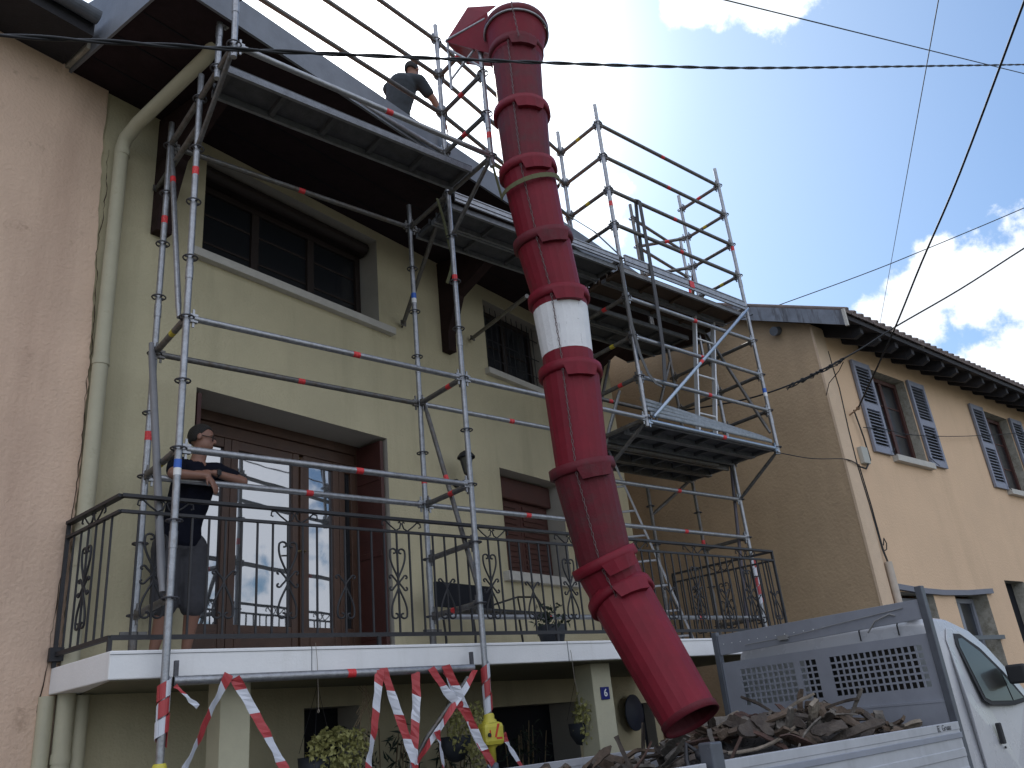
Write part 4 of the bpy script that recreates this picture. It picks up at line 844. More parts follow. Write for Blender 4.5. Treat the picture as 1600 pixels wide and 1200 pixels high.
tape([(2.34, YT, -2.52), (2.24, YT - .02, -2.63), (2.12, YT, -2.76), (1.97, YT, -2.92), (1.86, YT, -3.02), (1.75, YT, -3.14)], 'crumpled red and white tape wound along the slanting tube', ph=.04, wid=.045)
tape([(1.94, YT - .012, -2.93), (1.97, YT - .012, -3.05), (1.98, YT - .012, -3.2), (2.0, YT - .012, -3.4)], 'red and white tape hanging from the bend of the crumpled tape', ph=.11, wid=.06)
tape([(2.56, YT, -3.0), (2.62, YT, -3.1), (2.72, YT, -3.25), (2.8, YT, -3.4)], 'red and white tape leaving the right yellow lamp towards the truck', ph=.11)
tape([(.05, -.045, -2.53), (.10, -.06, -2.58), (.14, -.06, -2.62), (.19, -.06, -2.66)], 'short loose tape end at the left knot', wid=.03, ph=.1)
# tapes wound round the standards
def wound(x, y, z0, z1, lab, turns, r=.033):
    b = MB(); n = int(turns * 18)
    for i in range(n):
        for j in (0, 1, 2):
            pass
    vs = []; k = n
    for i in range(k):
        a0, a1 = i * 2 * math.pi * turns / k, (i + 1) * 2 * math.pi * turns / k; za, zb = z0 + (z1 - z0) * i / k, z0 + (z1 - z0) * (i + 1) / k; hh = abs(z1 - z0) / turns * .46
        r_ = r + .004 * math.sin(i * .9); p = lambda a, z, q: V((x + q * math.cos(a), y + q * math.sin(a), z))
        b.add([p(a0, za - hh, r_), p(a1, zb - hh, r_), p(a1, zb + hh, r_ + .002), p(a0, za + hh, r_ + .002)], ((0, 1, 2, 3),), (i // 7) % 2)
    o = b.build('barrier_tape', [mat('tape_red', (.42, .05, .055), .45), mat('tape_white', (.6, .62, .68), .45)], None, org=(x, y, z0), fixn=False)
    sol = o.modifiers.new('thickness', 'SOLIDIFY'); sol.thickness = .002; return tag(o, lab, 'barrier tape', 'tapes wound round standards')
wound(0, 0, -2.83, -2.5, 'red and white tape wound and knotted round the left front standard', 3.2, .036)
wound(L, 0, -2.86, -2.5, 'red and white tape wound round the middle standard above the yellow lamp', 3)
wound(3 * L, D, -2.0 + .15, -1.25 - .05, 'red and white tape wound round the far right standard above the railing', 5)
b = MB(); b.path([(2.28, -.03, -2.57), (2.12, -.02, -2.74), (1.9, -.0, -2.96), (1.72, .02, -3.2)], .017, n=8)
tag(b.build('slanting_tube', M_STEELD), 'thin steel tube slanting down left from the pole end, half hidden by tape', 'tube')
# ------------------------------------------------------------------ warning lamps
for x, z, lab in ((L, -2.98, 'yellow warning lamp with red markings strapped to the middle standard'), (0, -3.1, 'yellow warning lamp at the foot of the left standard, only its top in view')):
    wl = thing('warning_lamp', lab, 'warning lamp', (x, 0, z - .1), 'yellow lamps on the standards')
    b = MB(); b.box((-.088, -.075, -.095), (.088, .07, .075), 0, o=V((x + .005, 0, z)), X=V((.98, -.2, 0)), Y=V((.2, .98, 0))); b.build('lamp_body', M_YEL, wl, bevel=.035)
    b = MB(); b.lathe((x, 0, z + .07), ZZ, [(.06, 0), (.055, .02), (.042, .03), (.042, .055), (.034, .07), (.03, .07)], 0, 16); b.lathe((x, 0, z - .09), ZZ, [(.03, -.12), (.032, -.12), (.034, -.02), (.06, 0)], 0, 16); b.build('neck', M_YEL, wl)
    b = MB(); X = V((.98, -.2, 0)); Y = V((.2, .98, 0)); o_ = V((x + .005, 0, z)) - Y * .0768
    b.add([o_ + X * a + ZZ * c for a, c in ((-.005, -.035), (.012, -.035), (.045, .06), (.025, .06))], ((0, 1, 2, 3),)); b.add([o_ + X * a + ZZ * c for a, c in ((.01, -.05), (.06, -.05), (.06, -.035), (.01, -.035))], ((0, 1, 2, 3),))
    b.add([o_ + X * a + ZZ * c for a, c in ((-.045, -.03), (-.03, -.03), (-.035, .02), (-.045, .02))], ((0, 1, 2, 3),)); b.build('marking', mat('red_marking', (.55, .04, .02), .5), wl)
    b = MB(); b.tube((x - .075, -.08, z - .015), (x - .072, -.092, z - .015), .015, 0, 12); b.build('lamp_switch', M_RUBBER, wl)
    b = MB(); b.lathe((x, 0, z - .35), ZZ, [(.034, 0), (.05, .01), (.045, .13), (.03, .14)], 0, 12); b.build('lamp_clamp', mat('grey_clamp', (.12, .14, .17), .6), wl)

# ------------------------------------------------------------------ overhead cables
def ray(x, y): return (CR * (x - 800) - CU * (y - 600)) / 1303.0765 + CF
def cable(pts, r, lab, name='overhead_cable', twist=0, sub=10):
    pts = [V(p) for p in pts]; full = []
    for i in range(len(pts) - 1):
        for k in range(sub):
            t = k / sub; p0, p1, p2, p3 = pts[max(i - 1, 0)], pts[i], pts[i + 1], pts[min(i + 2, len(pts) - 1)]
            full.append(.5 * ((2 * p1) + (p2 - p0) * t + (2 * p0 - 5 * p1 + 4 * p2 - p3) * t * t + (3 * p1 - p0 - 3 * p2 + p3) * t ** 3))
    full.append(pts[-1]); b = MB()
    if twist:
        dense = []
        for i in range(len(full) - 1):
            n = max(1, int((full[i + 1] - full[i]).length / .03)); dense += [full[i].lerp(full[i + 1], k / n) for k in range(n)]
        full = dense
        for s in (0, 1):
            out = []; dist = 0
            for i, p in enumerate(full):
                if i: dist += (p - full[i - 1]).length
                a = dist / .34 * math.pi + s * math.pi; out.append(p + V((0, math.cos(a), math.sin(a))) * r * .85)
            b.path(out, r, n=5)
    else: b.path(full, r, n=6)
    return tag(b.build(name, M_WIRE), lab, 'cable', 'cables across the sky')
cable([(-1.9, -1.59, .31), (-1.524, -1.631, .455), (-.453, -1.753, .854), (.574, -1.87, 1.253), (1.947, -2.026, 1.799), (3.348, -2.185, 2.368), (5.368, -2.415, 3.227), (11.99, -3.167, 6.159), (14, -3.4, 7.05)], .0085, 'thick twisted black cable crossing the whole picture in front of the chute', twist=1, sub=6)
C0 = CAMP
def P3(x, y, d): v = ray(x, y); return C0 + v.normalized() * d
cable([P3(1125, -2, 9), P3(1600, 115, 16), P3(1660, 130, 17)], .007, 'thin cable sloping down from the top edge and crossing the twisted cable', sub=4)
cable([P3(1470, -20, 9), P3(1373, 517, 24)], .0055, 'thinnest cable, running steeply down behind the tan house roof', sub=4)
cable([(5.75, -4.49, 2.72), (5.829, -4.396, 2.677), (6.926, -3.14, 2.031), (7.73, -2.22, 1.652), (8.476, -1.366, 1.273), (9.56, -.15, .84)], .0125, 'thick cable dropping from the upper right corner to the bracket beside the shutter', sub=5)
cable([(8.4, 1.2, 2.45), (8.861, .717, 2.606), (9.94, -.56, 2.959), (10.625, -1.372, 3.223), (11.603, -2.53, 3.63), (12.4, -3.47, 4.0)], .007, 'thin cable rising from the tower top to the right edge of the sky', sub=5)
cable([(7.416, 1.351, .97), (7.694, .519, .884), (7.883, -.077, .904), (8.194, -.506, 1.059), (8.482, -.904, 1.239), (8.776, -1.309, 1.463), (9.298, -2.031, 1.816), (9.826, -2.76, 2.222), (10.2, -3.3, 2.5)], .011, 'service cable rising to the right past the tan house eave', sub=5)
b = MB(); rnd = random.Random(4)
for k in range(4):
    pts = [V((7.883, -.077, .885)).lerp(V((8.35, -.72, 1.14)), t_ / 12) + V((rnd.uniform(-.02, .02), rnd.uniform(-.02, .02), rnd.uniform(-.035, .025))) for t_ in range(13)]; b.path(pts, .008, n=5)
for t_ in range(6): b.ball(V((7.93, -.14, .92)).lerp(V((8.35, -.72, 1.14)), t_ / 5.5), .03, .03, .02)
b.path([(8.33, -.7, 1.1), (8.45, -.55, 1.05), (8.6, -.3, 1.0), (8.62, -.2, .85)], .006, n=5)
tag(b.build('cable_clamp', M_WIRE), 'clump of cable clamps and loops at the end of the service cable beside the tower', 'cable clamp')
cable([(7.28, -.06, -.10), (8.1, -.055, -.08), (8.99, -.06, .02), (9.32, -.06, -.03)], .006, 'thin wire sagging from the lower deck corner to the tan house corner', sub=6)
cable([(9.75, -.06, .6), (10.4, -.08, .66), (11.2, -.08, .69), (13.2, -.08, .95), (16.5, -.08, 1.5)], .006, 'thin wire running along the tan house front across the shutters', sub=6)
# ------------------------------------------------------------------ tipper truck
tk = thing('tipper_truck', 'white tipper truck with a grey perforated headboard parked below the chute', 'truck', (4.5, -1.2, GZ))
Y0, Y1, HXB, ZD = -2.3, -.12, 5.28, -3.235
b = MB(); b.box((1.02, Y0 + .03, -3.80), (HXB + .05, Y1 - .03, -3.72)); b.build('load_bed', M_GREYD, tk)
def dropside(x0, x1, y, s, par):
    g = MB(); g.box((x0, y - .012, -3.78), (x1, y + .012, ZD - .05)); g.box((x0, y - .016, ZD - .056), (x1, y + .022, ZD)); g.box((x0, y - .022 if s < 0 else y + .012, ZD - .115), (x1, y - .011 if s < 0 else y + .022, ZD - .075), 1)
    for k in range(3): g.box((x0 + .01, y - .02 if s < 0 else y, -3.74 + .13 * k), (x1 - .01, y if s < 0 else y + .02, -3.68 + .13 * k))
    return g.build('dropside', [M_ALU, M_GREYP], par, bevel=.004)
ds = dropside(2.30, HXB - .06, Y0, -1, tk); dropside(1.06, 2.14, Y0, -1, tk); dropside(1.06, HXB - .06, Y1, 1, tk)
MB().box((1.0, Y0, -3.78), (1.03, Y1, ZD)).build('tailgate', M_ALU, tk, bevel=.004)
text('Gruau', .058, 'lettering', mat('black_lettering', (.02, .02, .03), .5), ds, (5.0, Y0 - .0175, ZD - .031), (1, 0, 0), (0, 0, 1), .0008)
g = MB()
for a, c, d, e in ((4.855, 4.895, -.008, -.014), (4.855, 4.895, -.046, -.052), (4.855, 4.861, -.014, -.05), (4.87, 4.89, -.022, -.027), (4.87, 4.876, -.027, -.036), (4.87, 4.89, -.036, -.041)): g.box((a, Y0 - .018, ZD + e), (c, Y0 - .0165, ZD + d))
g.build('emblem', mat('black_lettering', (.02, .02, .03), .5), ds)
b = MB(); b.box((2.17, Y0 - .045, -3.85), (2.27, Y0 + .05, ZD + .10)); b.build('bed_post', M_GREYD, tk, bevel=.01)
b = MB(); rnd = random.Random(9); b.path([(2.2, Y0 + .07, ZD + .05), (2.16, Y0 + .12, ZD + .1), (2.12, Y0 + .1, ZD + .02), (2.1, Y0 + .06, ZD - .08)], .014, n=6); b.ball((2.2, Y0 + .06, ZD + .04), .035); b.build('latch', M_IRON, tk)
# headboard
hbd = MB(); X = HXB
for y in (Y0 + .0, Y1 - .06): hbd.box((X - .03, y, -3.78), (X + .03, y + .06, -2.20 if y < -1 else -2.28), 0)
hbd.box((X - .02, Y0 + .06, -3.78), (X + .02, Y1 - .06, -3.74)); hb = hbd.build('headboard', M_GREYD, tk, bevel=.006)
b = MB(); b.prism([V((X - .012, Y0 + .06, -2.30)), V((X - .012, Y0 + .06, -2.455)), V((X - .012, Y1 - .06, -2.50)), V((X - .012, Y1 - .06, -2.31))], (.02, 0, 0)); b.build('top_board', M_GREYP, hb, bevel=.003)
b = MB()
for i in range(12): b.ball((X - .014, Y1 - .12 - .1 * i, -2.40), .005, m=0, n=6, k=4)
b.build('rivet', M_WHITE, hb)
# perforated panel built as a lattice
b = MB(); pt, pb_ = -2.57, -3.08; ya, yb = Y0 + .06, Y1 - .06; tx0, tx1 = X - .006, X + .006
fields = [(-2.165, -1.325), (-1.19, -1.022), (-.96, -.372)]
zf0, zf1 = -2.972, -2.65
b.box((tx0, ya, zf1), (tx1, yb, pt)); b.box((tx0, ya, pb_), (tx1, yb, zf0))
edges = [ya] + [q for f_ in fields for q in f_] + [yb]
for i in range(0, len(edges), 2): b.box((tx0, edges[i], zf0), (tx1, edges[i + 1], zf1))
for a, c in fields:
    n = int(round((c - a) / .056)); st = (c - a) / n
    for i in range(1, n): b.box((tx0 + .001, a + st * i - .0075, zf0), (tx1 - .001, a + st * i + .0075, zf1))
    for k in range(1, 6): z = zf0 + (zf1 - zf0) * k / 6; b.box((tx0 + .002, a, z - .008), (tx1 - .002, c, z + .008))
b.build('perforated_panel', M_GREYP, hb)
b = MB(); b.box((X - .02, ya, -3.78), (X + .01, yb, pb_ - .004)); b.box((X - .024, ya, pb_ - .012), (X + .012, yb, pb_ + .006)); b.build('lower_board', M_GREYP, hb)
b = MB(); b.path([(X - .02, -1.75, -2.5), (X - .05, -1.85, -2.42), (X - .03, -1.98, -2.38), (X - .02, -2.02, -2.40)], .007, n=6); b.path([(X - .03, -.5, -2.44), (X - .04, -1.0, -2.43), (X - .03, -1.5, -2.39), (X - .02, -2.1, -2.35)], .004, n=5); b.box((X - .05, -.98, -2.45), (X - .02, -.88, -2.41)); b.build('tie_cord', mat('grey_cord', (.25, .25, .25), .8), hb)
# cab
cb = MB(); XC = 5.40; YC0, YC1 = -2.24, -.18
prof = [(XC, -3.95), (XC, -2.60), (XC + .04, -2.47), (XC + .14, -2.415), (XC + .5, -2.425), (XC + .85, -2.52), (XC + 1.08, -2.66), (XC + 1.38, -2.93), (XC + 1.62, -3.18), (XC + 1.95, -3.32), (XC + 2.15, -3.45), (XC + 2.22, -3.8), (XC + 2.2, -4.35), (XC, -4.35)]
n = len(prof)
def inset(y, k): return [V((x + (.03 if i in (1, 2, 3) and k else 0), y, z - (k * .0 if z < -3.3 else k * (.05)))) for i, (x, z) in enumerate(prof)]
lay = [(YC0, .6), (YC0 + .05, .2), (YC0 + .14, 0), (YC1 - .14, 0), (YC1 - .05, .2), (YC1, .6)]
def tuck(y, x, z):   # tumblehome: sides lean in above the belt line
    t = max(0, min(1, (z + 3.15) / .75)); mid = (YC0 + YC1) / 2; return y + (mid - y) * .1 * t
vs = []
for y, k in lay: vs += [V((q.x, tuck(q.y, q.x, q.z), q.z)) for q in inset(y, k)]
fs = [(a * n + i, a * n + (i + 1) % n, (a + 1) * n + (i + 1) % n, (a + 1) * n + i) for a in range(5) for i in range(n)] + [tuple(range(n)), tuple(range(5 * n, 6 * n))[::-1]]
cb.add(vs, fs, 0, True)
for i in range(len(cb.f)):
    if i % n in (0,) and i < 5 * n: cb.m[i] = 1
cab = cb.build('cab', [M_TRUCKW, M_DIRTY], tk, bevel=.012)
yy = lambda z, e=0: tuck(YC0, 0, z) - e
def sheet_side(poly, e, th, m, name, par, bev=0): 
    b = MB(); b.prism([V((x, yy(z, e), z)) for x, z in poly], (0, -th, 0)); return b.build(name, m, par, bevel=bev)
door = sheet_side([(5.66, -4.2), (5.66, -3.1), (5.72, -2.62), (5.80, -2.525), (6.02, -2.55), (6.30, -2.70), (6.62, -2.98), (6.78, -3.14), (6.80, -4.2)], .004, .010, M_TRUCKW, 'door', cab, .004)
sheet_side([(5.93, -3.12), (5.85, -2.66), (5.88, -2.57), (6.00, -2.575), (6.28, -2.70), (6.56, -2.92), (6.80, -3.17), (6.5, -3.19), (6.04, -3.16)], .015, .004, M_RUBBER, 'window_seal', door)
sheet_side([(5.97, -3.10), (5.895, -2.68), (5.92, -2.615), (6.00, -2.61), (6.24, -2.73), (6.47, -2.90), (6.47, -3.15), (6.06, -3.13)], .019, .003, M_CARGLASS, 'side_window', door)
sheet_side([(6.495, -3.15), (6.495, -2.925), (6.72, -3.14)], .019, .003, M_CARGLASS, 'quarter_window', door)
b = MB(); b.box((5.99, yy(-3.4, .05), -3.46), (6.04, yy(-3.4, .014), -3.30)); b.box((6.05, yy(-3.4, .03), -3.50), (6.065, yy(-3.4, .012), -3.48)); b.build('door_handle', M_RUBBER, door, bevel=.012)
b = MB(); b.box((6.50, YC0 - .18, -3.02), (6.58, YC0 - .02, -2.86)); b.build('mirror', M_RUBBER, cab, bevel=.02)
b = MB(); b.box((XC - .006, -2.05, -3.02), (XC - .001, -1.0, -2.60)); b.build('rear_window', M_CARGLASS, cab, bevel=.0); b = MB(); b.add([V((5.44, YC0 + .15, -2.408)), V((5.56, YC0 + .15, -2.405)), V((5.5, YC0 + .2, -2.36)), V((5.56, YC0 + .25, -2.405)), V((5.44, YC0 + .25, -2.408))], ((0, 1, 2), (1, 3, 2), (3, 4, 2), (4, 0, 2), (0, 4, 3, 1))); b.build('roof_aerial', M_RUBBER, cab)
b = MB(); b.path([(XC + .05, YC0 + .16, -2.405), (XC + .05, YC1 - .2, -2.40)], .009, n=6)
for y in (-1.95, -1.6): b.path([(XC + .03, y, -2.42), (XC - .01, y, -2.47), (XC - .012, y, -2.55)], .007, n=6)
b.build('roof_cable', M_RUBBER, cab)
b = MB(); b.prism([V((XC + .9, y, z)) for y, z in ((YC0 + .2, -2.6), (YC1 - .2, -2.6), (YC1 - .2, -2.61), (YC0 + .2, -2.61))], (.001, 0, 0))
ws = MB(); ws.add([V((XC + 1.10, YC0 + .22, -2.66)), V((XC + 1.10, YC1 - .22, -2.66)), V((XC + 1.56, YC1 - .14, -3.10)), V((XC + 1.56, YC0 + .14, -3.10))], ((0, 1, 2, 3),)); ws.v = [v + V((.02, 0, .02)) for v in ws.v]; ws.build('windscreen', M_CARGLASS, cab)
MB().box((1.1, -1.9, -4.1), (7.0, -.5, -3.82)).build('chassis', M_GREYD, tk)
for x in (2.2, 6.75):
    for y in (-2.2, -.45):
        wm = MB(); wm.lathe((x, y, GZ + .34), (0, 1, 0), [(.2, 0), (.31, .0), (.34, .03), (.34, .19), (.31, .22), (.2, .22)], 0, 28); wo = wm.build('wheel', M_RUBBER, tk)
        r2 = MB(); r2.lathe((x, y, GZ + .34), (0, 1, 0), [(0, .04), (.1, .03), (.2, .0), (.2, .22), (0, .18)], 0, 20); r2.build('rim', M_ALU, wo)
# ------------------------------------------------------------------ load of broken roof timber
rnd = random.Random(21)
base = MB(); nx, ny = 34, 16; grid = {}
def pile(x, y):
    hgt = -3.32 + .24 * math.exp(-((x - 4.4) / 1.0) ** 2) + .05 * math.exp(-((x - 2.3) / .6) ** 2)
    hgt -= .25 * abs((y + 1.3) / 1.0) ** 2; return max(-3.7, hgt)
for i in range(nx + 1):
    for j in range(ny + 1):
        x = 1.1 + (5.2 - 1.1) * i / nx; y = Y0 + .05 + (Y1 - Y0 - .1) * j / ny; grid[i, j] = len(base.v); base.v.append(V((x, y, pile(x, y) - .09 + rnd.uniform(-.05, .05))))
for i in range(nx):
    for j in range(ny): base.f.append([grid[i, j], grid[i + 1, j], grid[i + 1, j + 1], grid[i, j + 1]]); base.m.append(0); base.s.append(False)
o = base.build('rubble', mat('dark_debris', (.03, .026, .024), .95, noise=.5, nscale=20, bump=1, bscale=40), fixn=False); tag(o, 'dark heap of dust and splinters filling the truck bed', kind='stuff')
LAB = {0: ('greyed broken timber in the truck bed', 'greyed broken timbers in the truck'), 1: ('brown split board in the truck bed', 'brown boards in the truck'), 2: ('pale tan splintered wood in the truck bed', 'pale wood pieces in the truck'), 3: ('dark stained plank in the truck bed', 'dark planks in the truck'), 4: ('rusty brown curved wood piece in the truck bed', 'rusty brown wood pieces in the truck')}
for k in range(215):
    pale = False
    if k < 140: x = rnd.gauss(4.25, .60)
    else: x = rnd.uniform(1.15, 3.3)
    x = min(5.15, max(1.2, x)); y = rnd.uniform(Y0 + .06, Y1 - .25); kind_ = rnd.random()
    if kind_ < .62: ln, wd, tk_ = rnd.uniform(.22, .62), rnd.uniform(.028, .075), rnd.uniform(.008, .022)      # slats and splinters
    elif kind_ < .88: ln, wd, tk_ = rnd.uniform(.2, .42), rnd.uniform(.07, .15), rnd.uniform(.012, .03)     # boards
    else: ln, wd, tk_ = rnd.uniform(.16, .3), rnd.uniform(.08, .13), rnd.uniform(.05, .08)                   # chunks
    if (x > 2.75 and x < 3.35 and y > -1.85 and y < -1.2): continue
    c = V((x, y, pile(x, y) + rnd.uniform(-.03, .06))); d = V((rnd.uniform(-1, 1), rnd.uniform(-.8, .8), rnd.uniform(-.32, .36))).normalized(); s = d.cross(ZZ).normalized(); s.rotate(Matrix.Rotation(rnd.uniform(-.9, .9), 3, d)); u = s.cross(d)
    for e in (-1, 1):
        q = c + d * ln / 2 * e
        if q.x > 5.2: c.x -= q.x - 5.2
        if q.y < Y0 + .04: c.y += Y0 + .04 - q.y
        if q.y > Y1 - .04: c.y -= q.y - Y1 + .04
    n = 9; b = MB(); vs = []; bend = rnd.uniform(-.05, .05) if kind_ < .62 else rnd.uniform(-.015, .015); cup = rnd.uniform(-.35, .35); e0, e1 = rnd.uniform(.15, .9), rnd.uniform(.15, .9)
    for i in range(n):
        t_ = i / (n - 1) - .5; f_ = (e0 if i == 0 else e1 if i == n - 1 else 1 - .14 * rnd.random()); p = c + d * (ln * t_ + rnd.uniform(-.012, .012)) + u * bend * (1 - 4 * t_ * t_) + s * rnd.uniform(-.004, .004)
        for a_, c_ in ((-1, -1), (0, -1), (1, -1), (1, 1), (0, 1), (-1, 1)):
            vs.append(p + s * wd / 2 * a_ * f_ * rnd.uniform(.86, 1.1) + u * (tk_ / 2 * c_ * rnd.uniform(.75, 1.2) + wd * cup * .3 * (1 - abs(a_))))
    m_ = 6; fs = [(i * m_ + j, i * m_ + (j + 1) % m_, i * m_ + m_ + (j + 1) % m_, i * m_ + m_ + j) for i in range(n - 1) for j in range(m_)] + [tuple(range(m_))[::-1], tuple(range(m_ * n - m_, m_ * n))]
    b.add(vs, fs); mi = rnd.choice((0, 0, 1, 1, 1, 2, 3, 3, 3, 4)); o = b.build('broken_timber', M_TIMB[mi], org=c); tag(o, LAB[mi][0], 'wood piece', LAB[mi][1])

# ------------------------------------------------------------------ people
def cone(b, p, q, r0, r1, n=14):
    p, q = V(p), V(q); b.path([p, q], r0, 0, n, [r0, r1]); b.ball(p, r0, n=n, k=8); b.ball(q, r1, n=n, k=8)
def remesh(o, vox, sm=4, disp=0):
    r_ = o.modifiers.new('fuse', 'REMESH'); r_.mode = 'VOXEL'; r_.voxel_size = vox; r_.use_smooth_shade = True
    s = o.modifiers.new('smooth', 'SMOOTH'); s.factor = .5; s.iterations = sm
    if disp:
        tx = bpy.data.textures.new('folds', 'CLOUDS'); tx.noise_scale = .09; d = o.modifiers.new('folds', 'DISPLACE'); d.texture = tx; d.strength = disp; d.mid_level = .5; d.texture_coords = 'LOCAL'
def hand(b, w_, d, palmn, L_=.17, curl_=.5, spread=.16):
    w_ = V(w_); d = V(d).normalized(); pn = V(palmn); pn = (pn - d * pn.dot(d)).normalized(); s = d.cross(pn)
    b.ball(w_ + d * L_ * .28, .038, .02, L_ * .30, X=s, Y=pn, Z=d)
    for i, (off, ln) in enumerate(((-.030, .075), (-.010, .085), (.010, .08), (.029, .062))):
        dd = (d + s * off * spread * 12).normalized(); p = w_ + d * L_ * .48 + s * off; p1 = p + dd * ln * .42; d1 = (dd + pn * curl_ * .6).normalized(); p2 = p1 + d1 * ln * .34; d2 = (dd + pn * curl_ * 1.3).normalized(); p3 = p2 + d2 * ln * .26
        b.path([p, p1, p2, p3], .009, 0, 8, [.0095, .009, .0082, .0065]); b.ball(p3, .0066, n=8, k=5)
    p = w_ + d * L_ * .18 - s * .032; p1 = p + (d * .6 - s * .8).normalized() * .035; p2 = p1 + (d * .95 - s * .25 + pn * curl_ * .3).normalized() * .03; b.path([p, p1, p2], .011, 0, 8, [.013, .0105, .0085]); b.ball(p2, .0086, n=8, k=5)
def head(b, c, f, u, s=1.0):
    # c = head centre, f = facing, u = up
    f = V(f).normalized(); u = V(u); u = (u - f * u.dot(f)).normalized(); r_ = f.cross(u)
    b.ball(c + u * .025 * s - f * .012, .076 * s, .094 * s, .095 * s, X=r_, Y=f, Z=u, n=20, k=14); b.ball(c - u * .045 * s + f * .022, .058 * s, .068 * s, .072 * s, X=r_, Y=f, Z=u, n=18, k=12)
    b.ball(c - u * .092 * s + f * .062, .024 * s, .02 * s, .018 * s, X=r_, Y=f, Z=u)
    b.path([c + u * .01 + f * .082, c - u * .012 + f * .102, c - u * .028 + f * .108], .01, 0, 8, [.007, .0105, .013]); b.ball(c - u * .03 * s + f * .104, .014, .011, .009, X=r_, Y=f, Z=u)
    b.ball(c - u * .060 * s + f * .088, .022, .009, .006, X=r_, Y=f, Z=u); b.ball(c - u * .071 * s + f * .086, .020, .009, .007, X=r_, Y=f, Z=u)
    b.ball(c + u * .022 + f * .077, .052, .014, .01, X=r_, Y=f, Z=u)
    for e in (-1, 1): b.ball(c - u * .01 + r_ * e * .078 * s - f * .008, .009, .02, .032, X=r_, Y=f, Z=u)
def hair(c, f, u, par, s=1.0, low=-.2):
    f = V(f).normalized(); u = V(u); u = (u - f * u.dot(f)).normalized(); r_ = f.cross(u); b = MB(); n, k = 26, 12; vs = []; cc = c + u * .026 * s - f * .018
    for i in range(k + 1):
        for j in range(n):
            th = 2 * math.pi * j / n; fr = math.sin(th)     # front = +f
            lim = 1.12 if fr > .6 else 1.12 + (.6 - fr) * 1.5; lim = min(lim, 2.35); ph = lim * i / k; q = 1.012 + .004 * math.sin(j * 7 + i * 5)
            vs.append(cc + (r_ * .079 * math.sin(ph) * math.cos(th) + f * .097 * math.sin(ph) * math.sin(th) + u * .099 * math.cos(ph)) * s * q)
    b.add(vs, [(i * n + j, (i + 1) * n + j, (i + 1) * n + (j + 1) % n, i * n + (j + 1) % n) for i in range(k) for j in range(n)], 0, True)
    o = b.build('hair', M_HAIR, par, fixn=False); so = o.modifiers.new('thick', 'SOLIDIFY'); so.thickness = .007; so.offset = 0; return o
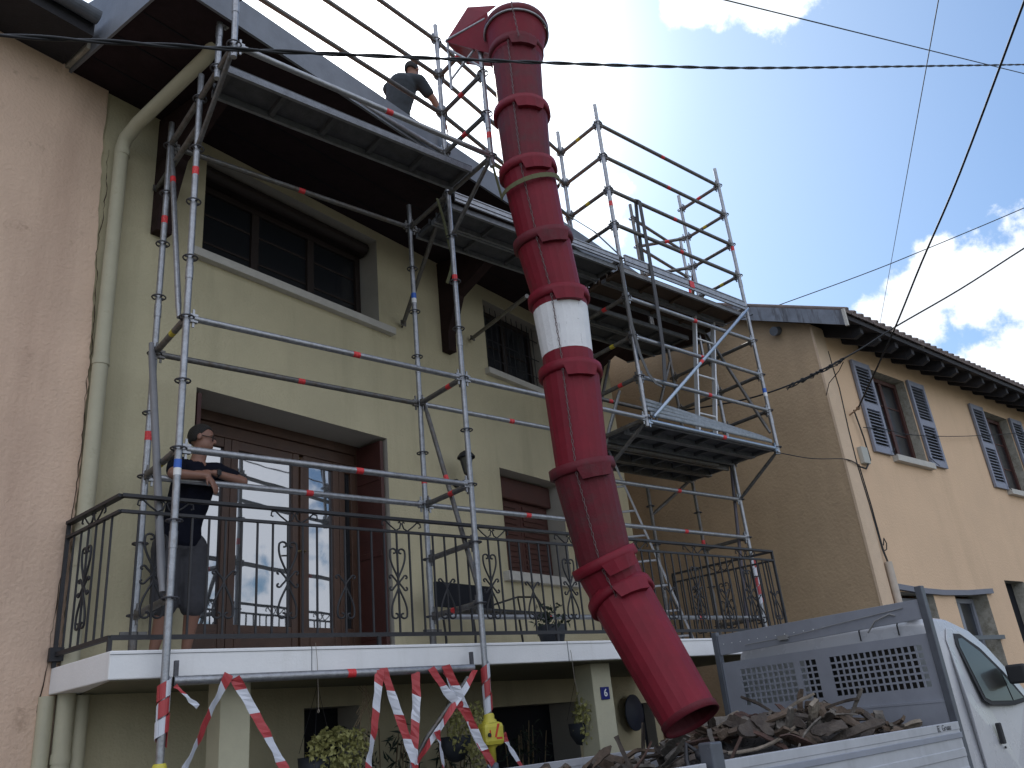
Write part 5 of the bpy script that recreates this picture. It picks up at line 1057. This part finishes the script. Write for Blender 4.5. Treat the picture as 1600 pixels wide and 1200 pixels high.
# man on the balcony leaning on the rail
def person1():
    X0, YB = .40, .93; F = V((.86, -.5, -.12)).normalized()
    hc = V((.455, .84, -.60)); chest = V((.42, .90, -.98)); neck = V((.43, .87, -.77)); waist = V((.37, .95, -1.27)); pel = V((.37, .97, -1.42))
    shL = V((.275, .84, -.845)); shR = V((.60, .90, -.84)); elL = V((.19, .67, -.965)); elR = V((.755, .74, -.95)); wrR = V((.50, .67, -.925)); wrL = V((.44, .64, -.965))
    hipL = V((.28, .98, -1.45)); hipR = V((.46, .97, -1.45)); knL = V((.265, .93, -1.86)); knR = V((.475, .92, -1.86)); anL = V((.23, .99, -2.21)); anR = V((.46, .98, -2.21))
    b = MB(); cone(b, pel, waist, .125, .125); cone(b, waist, chest, .125, .15); cone(b, chest, neck - ZZ * .06, .145, .08); cone(b, neck - ZZ * .05, hc - ZZ * .05, .06, .055); cone(b, chest + ZZ * .09, shL, .09, .068); cone(b, chest + ZZ * .09, shR, .09, .068)
    for s_, e_, w_ in ((shL, elL, wrL), (shR, elR, wrR)): cone(b, s_, e_, .056, .043); cone(b, e_, w_, .043, .027)
    for h_, k_, a_ in ((hipL, knL, anL), (hipR, knR, anR)):
        cone(b, h_, k_, .095, .06); cone(b, k_ - ZZ * .1 + V((0, .015, 0)), k_, .058, .056); cone(b, k_ - ZZ * .1 + V((0, .015, 0)), a_, .06, .034); cone(b, a_ - ZZ * .045, a_ + V((.09, -.12, -.055)), .034, .028)
    head(b, hc, F, (.12, .05, 1)); hand(b, wrR, (-.95, .05, .02), (0, .3, -.9), curl_=.25); hand(b, wrL, (.5, -.28, -.9), (-.3, .5, -.2), curl_=.7)
    p = b.build('person', M_SKIN, org=(X0, YB, ZS)); remesh(p, .0085, 3); tag(p, 'person in black t-shirt, grey shorts and glasses leaning on the rail above the balcony', 'person')
    b = MB(); cone(b, waist - ZZ * .12, waist, .145, .142); cone(b, waist, chest, .145, .168); cone(b, chest, neck - ZZ * .07, .16, .085); cone(b, chest + ZZ * .09, shL, .10, .082); cone(b, chest + ZZ * .09, shR, .10, .082)
    cone(b, shL, shL.lerp(elL, .62), .078, .068); cone(b, shR, shR.lerp(elR, .62), .078, .068); o = b.build('t_shirt', M_BLACKT, p); remesh(o, .011, 5, .012)
    b = MB(); cone(b, pel + ZZ * .08, pel, .14, .15)
    for h_, k_ in ((hipL, knL), (hipR, knR)): cone(b, h_, k_ - ZZ * .02, .118, .102)
    o = b.build('shorts', M_SHORTS, p); remesh(o, .011, 4, .012)
    hair(hc, F, (.12, .05, 1), p)
    r_ = F.cross(ZZ).normalized(); g = MB(); c = hc + ZZ * .003 + F * .088
    for e in (-1, 1): g.ring(c + r_ * e * .032, F, .023, .003, n=16, k=5); g.path([c + r_ * e * .056, hc + r_ * e * .082 - F * .01 + ZZ * .01], .003, n=5)
    g.tube(c - r_ * .01, c + r_ * .01, .003, n=5); g.build('glasses', M_WIRE, p)
    g = MB(); g.ring(wrR + V((.03, .0, 0)), (1, .1, 0), .028, .008, n=16, k=6); g.box((-.016, -.03, -.018), (.016, -.022, .018), 0, o=wrR + V((.03, 0, 0))); g.build('wrist_watch', M_RUBBER, p)
    for a_ in (anL, anR):
        g = MB(); cone(g, a_ + V((-.01, .02, -.055)), a_ + V((.09, -.12, -.06)), .042, .036); o = g.build('shoe', M_DARK, p); remesh(o, .009, 3)
person1()
def person2():
    F = V((.85, .45, -.45)).normalized()
    hc = V((2.66, .74, 4.24)); neck = V((2.59, .75, 4.11)); chest = V((2.51, .76, 3.93)); waist = V((2.46, .80, 3.62)); pel = V((2.49, .82, 3.46))
    shL = V((2.46, .93, 4.02)); shR = V((2.66, .62, 4.0)); elR = V((2.84, .60, 3.80)); wrR = V((2.98, .62, 3.56)); elL = V((2.62, 1.02, 3.82)); wrL = V((2.78, 1.02, 3.66))
    hipL = V((2.46, .88, 3.42)); hipR = V((2.56, .78, 3.42)); knL = hipL; knR = hipR
    anL = H(hipL @ T, 1.1, 2.96); 
    b = MB(); cone(b, pel, waist, .13, .12); cone(b, waist, chest, .125, .155); cone(b, chest, neck - ZZ * .05, .15, .075); cone(b, neck - ZZ * .04, hc - ZZ * .04, .058, .055); cone(b, chest + ZZ * .1, shL, .09, .07); cone(b, chest + ZZ * .1, shR, .09, .07)
    for s_, e_, w_ in ((shL, elL, wrL), (shR, elR, wrR)): cone(b, s_, e_, .056, .043); cone(b, e_, w_, .043, .027)
    for h_, dx in ((hipL, 0), (hipR, .0)):
        k_ = h_ + V((0.03, .1, -.2)); zr = 2.735 + 1.585 * .347; a_ = k_ + V((.0, .0, -.0)); oo = K0 - (k_ @ NN); za = 2.80 + (1.6 - oo) * .347; a_ = V((k_.x, k_.y, za + .08)); cone(b, h_, k_, .095, .065); cone(b, k_, a_, .06, .04); cone(b, a_ - ZZ * .03, a_ + V((.06, .12, -.02)), .036, .03)
    head(b, hc, F, (0, .1, 1)); hand(b, wrR, (.3, -.05, -.95), (-.6, .5, 0), curl_=.4); hand(b, wrL, (.5, .6, -.6), (0, 0, -1), curl_=.5)
    p = b.build('person', M_SKIN, org=(2.6, .8, 2.95)); remesh(p, .0095, 3); tag(p, 'person in a slate t-shirt seen from behind at the roof edge against bright sky', 'person')
    b = MB(); cone(b, waist - ZZ * .07, waist, .148, .145); cone(b, waist, chest, .148, .175); cone(b, chest, neck - ZZ * .06, .165, .082); cone(b, chest + ZZ * .1, shL, .105, .085); cone(b, chest + ZZ * .1, shR, .105, .085)
    cone(b, shL, shL.lerp(elL, .6), .08, .07); cone(b, shR, shR.lerp(elR, .6), .08, .07); o = b.build('t_shirt', M_TEE, p); remesh(o, .012, 5, .014)
    b = MB(); cone(b, pel + ZZ * .06, pel, .14, .148)
    for h_ in (hipL, hipR): k_ = h_ + V((.03, .1, -.2)); cone(b, h_, k_, .112, .082); oo = K0 - (k_ @ NN); cone(b, k_, V((k_.x, k_.y, 2.80 + (1.6 - oo) * .347 + .1)), .08, .06)
    o = b.build('trousers', M_TROUS, p); remesh(o, .012, 4, .01)
    hair(hc, F, (0, .1, 1), p)
person2()

for o in list(bpy.data.objects):
    if '_o' in o: del o['_o']
S.render.engine = 'CYCLES'
S.cycles.max_bounces = 6
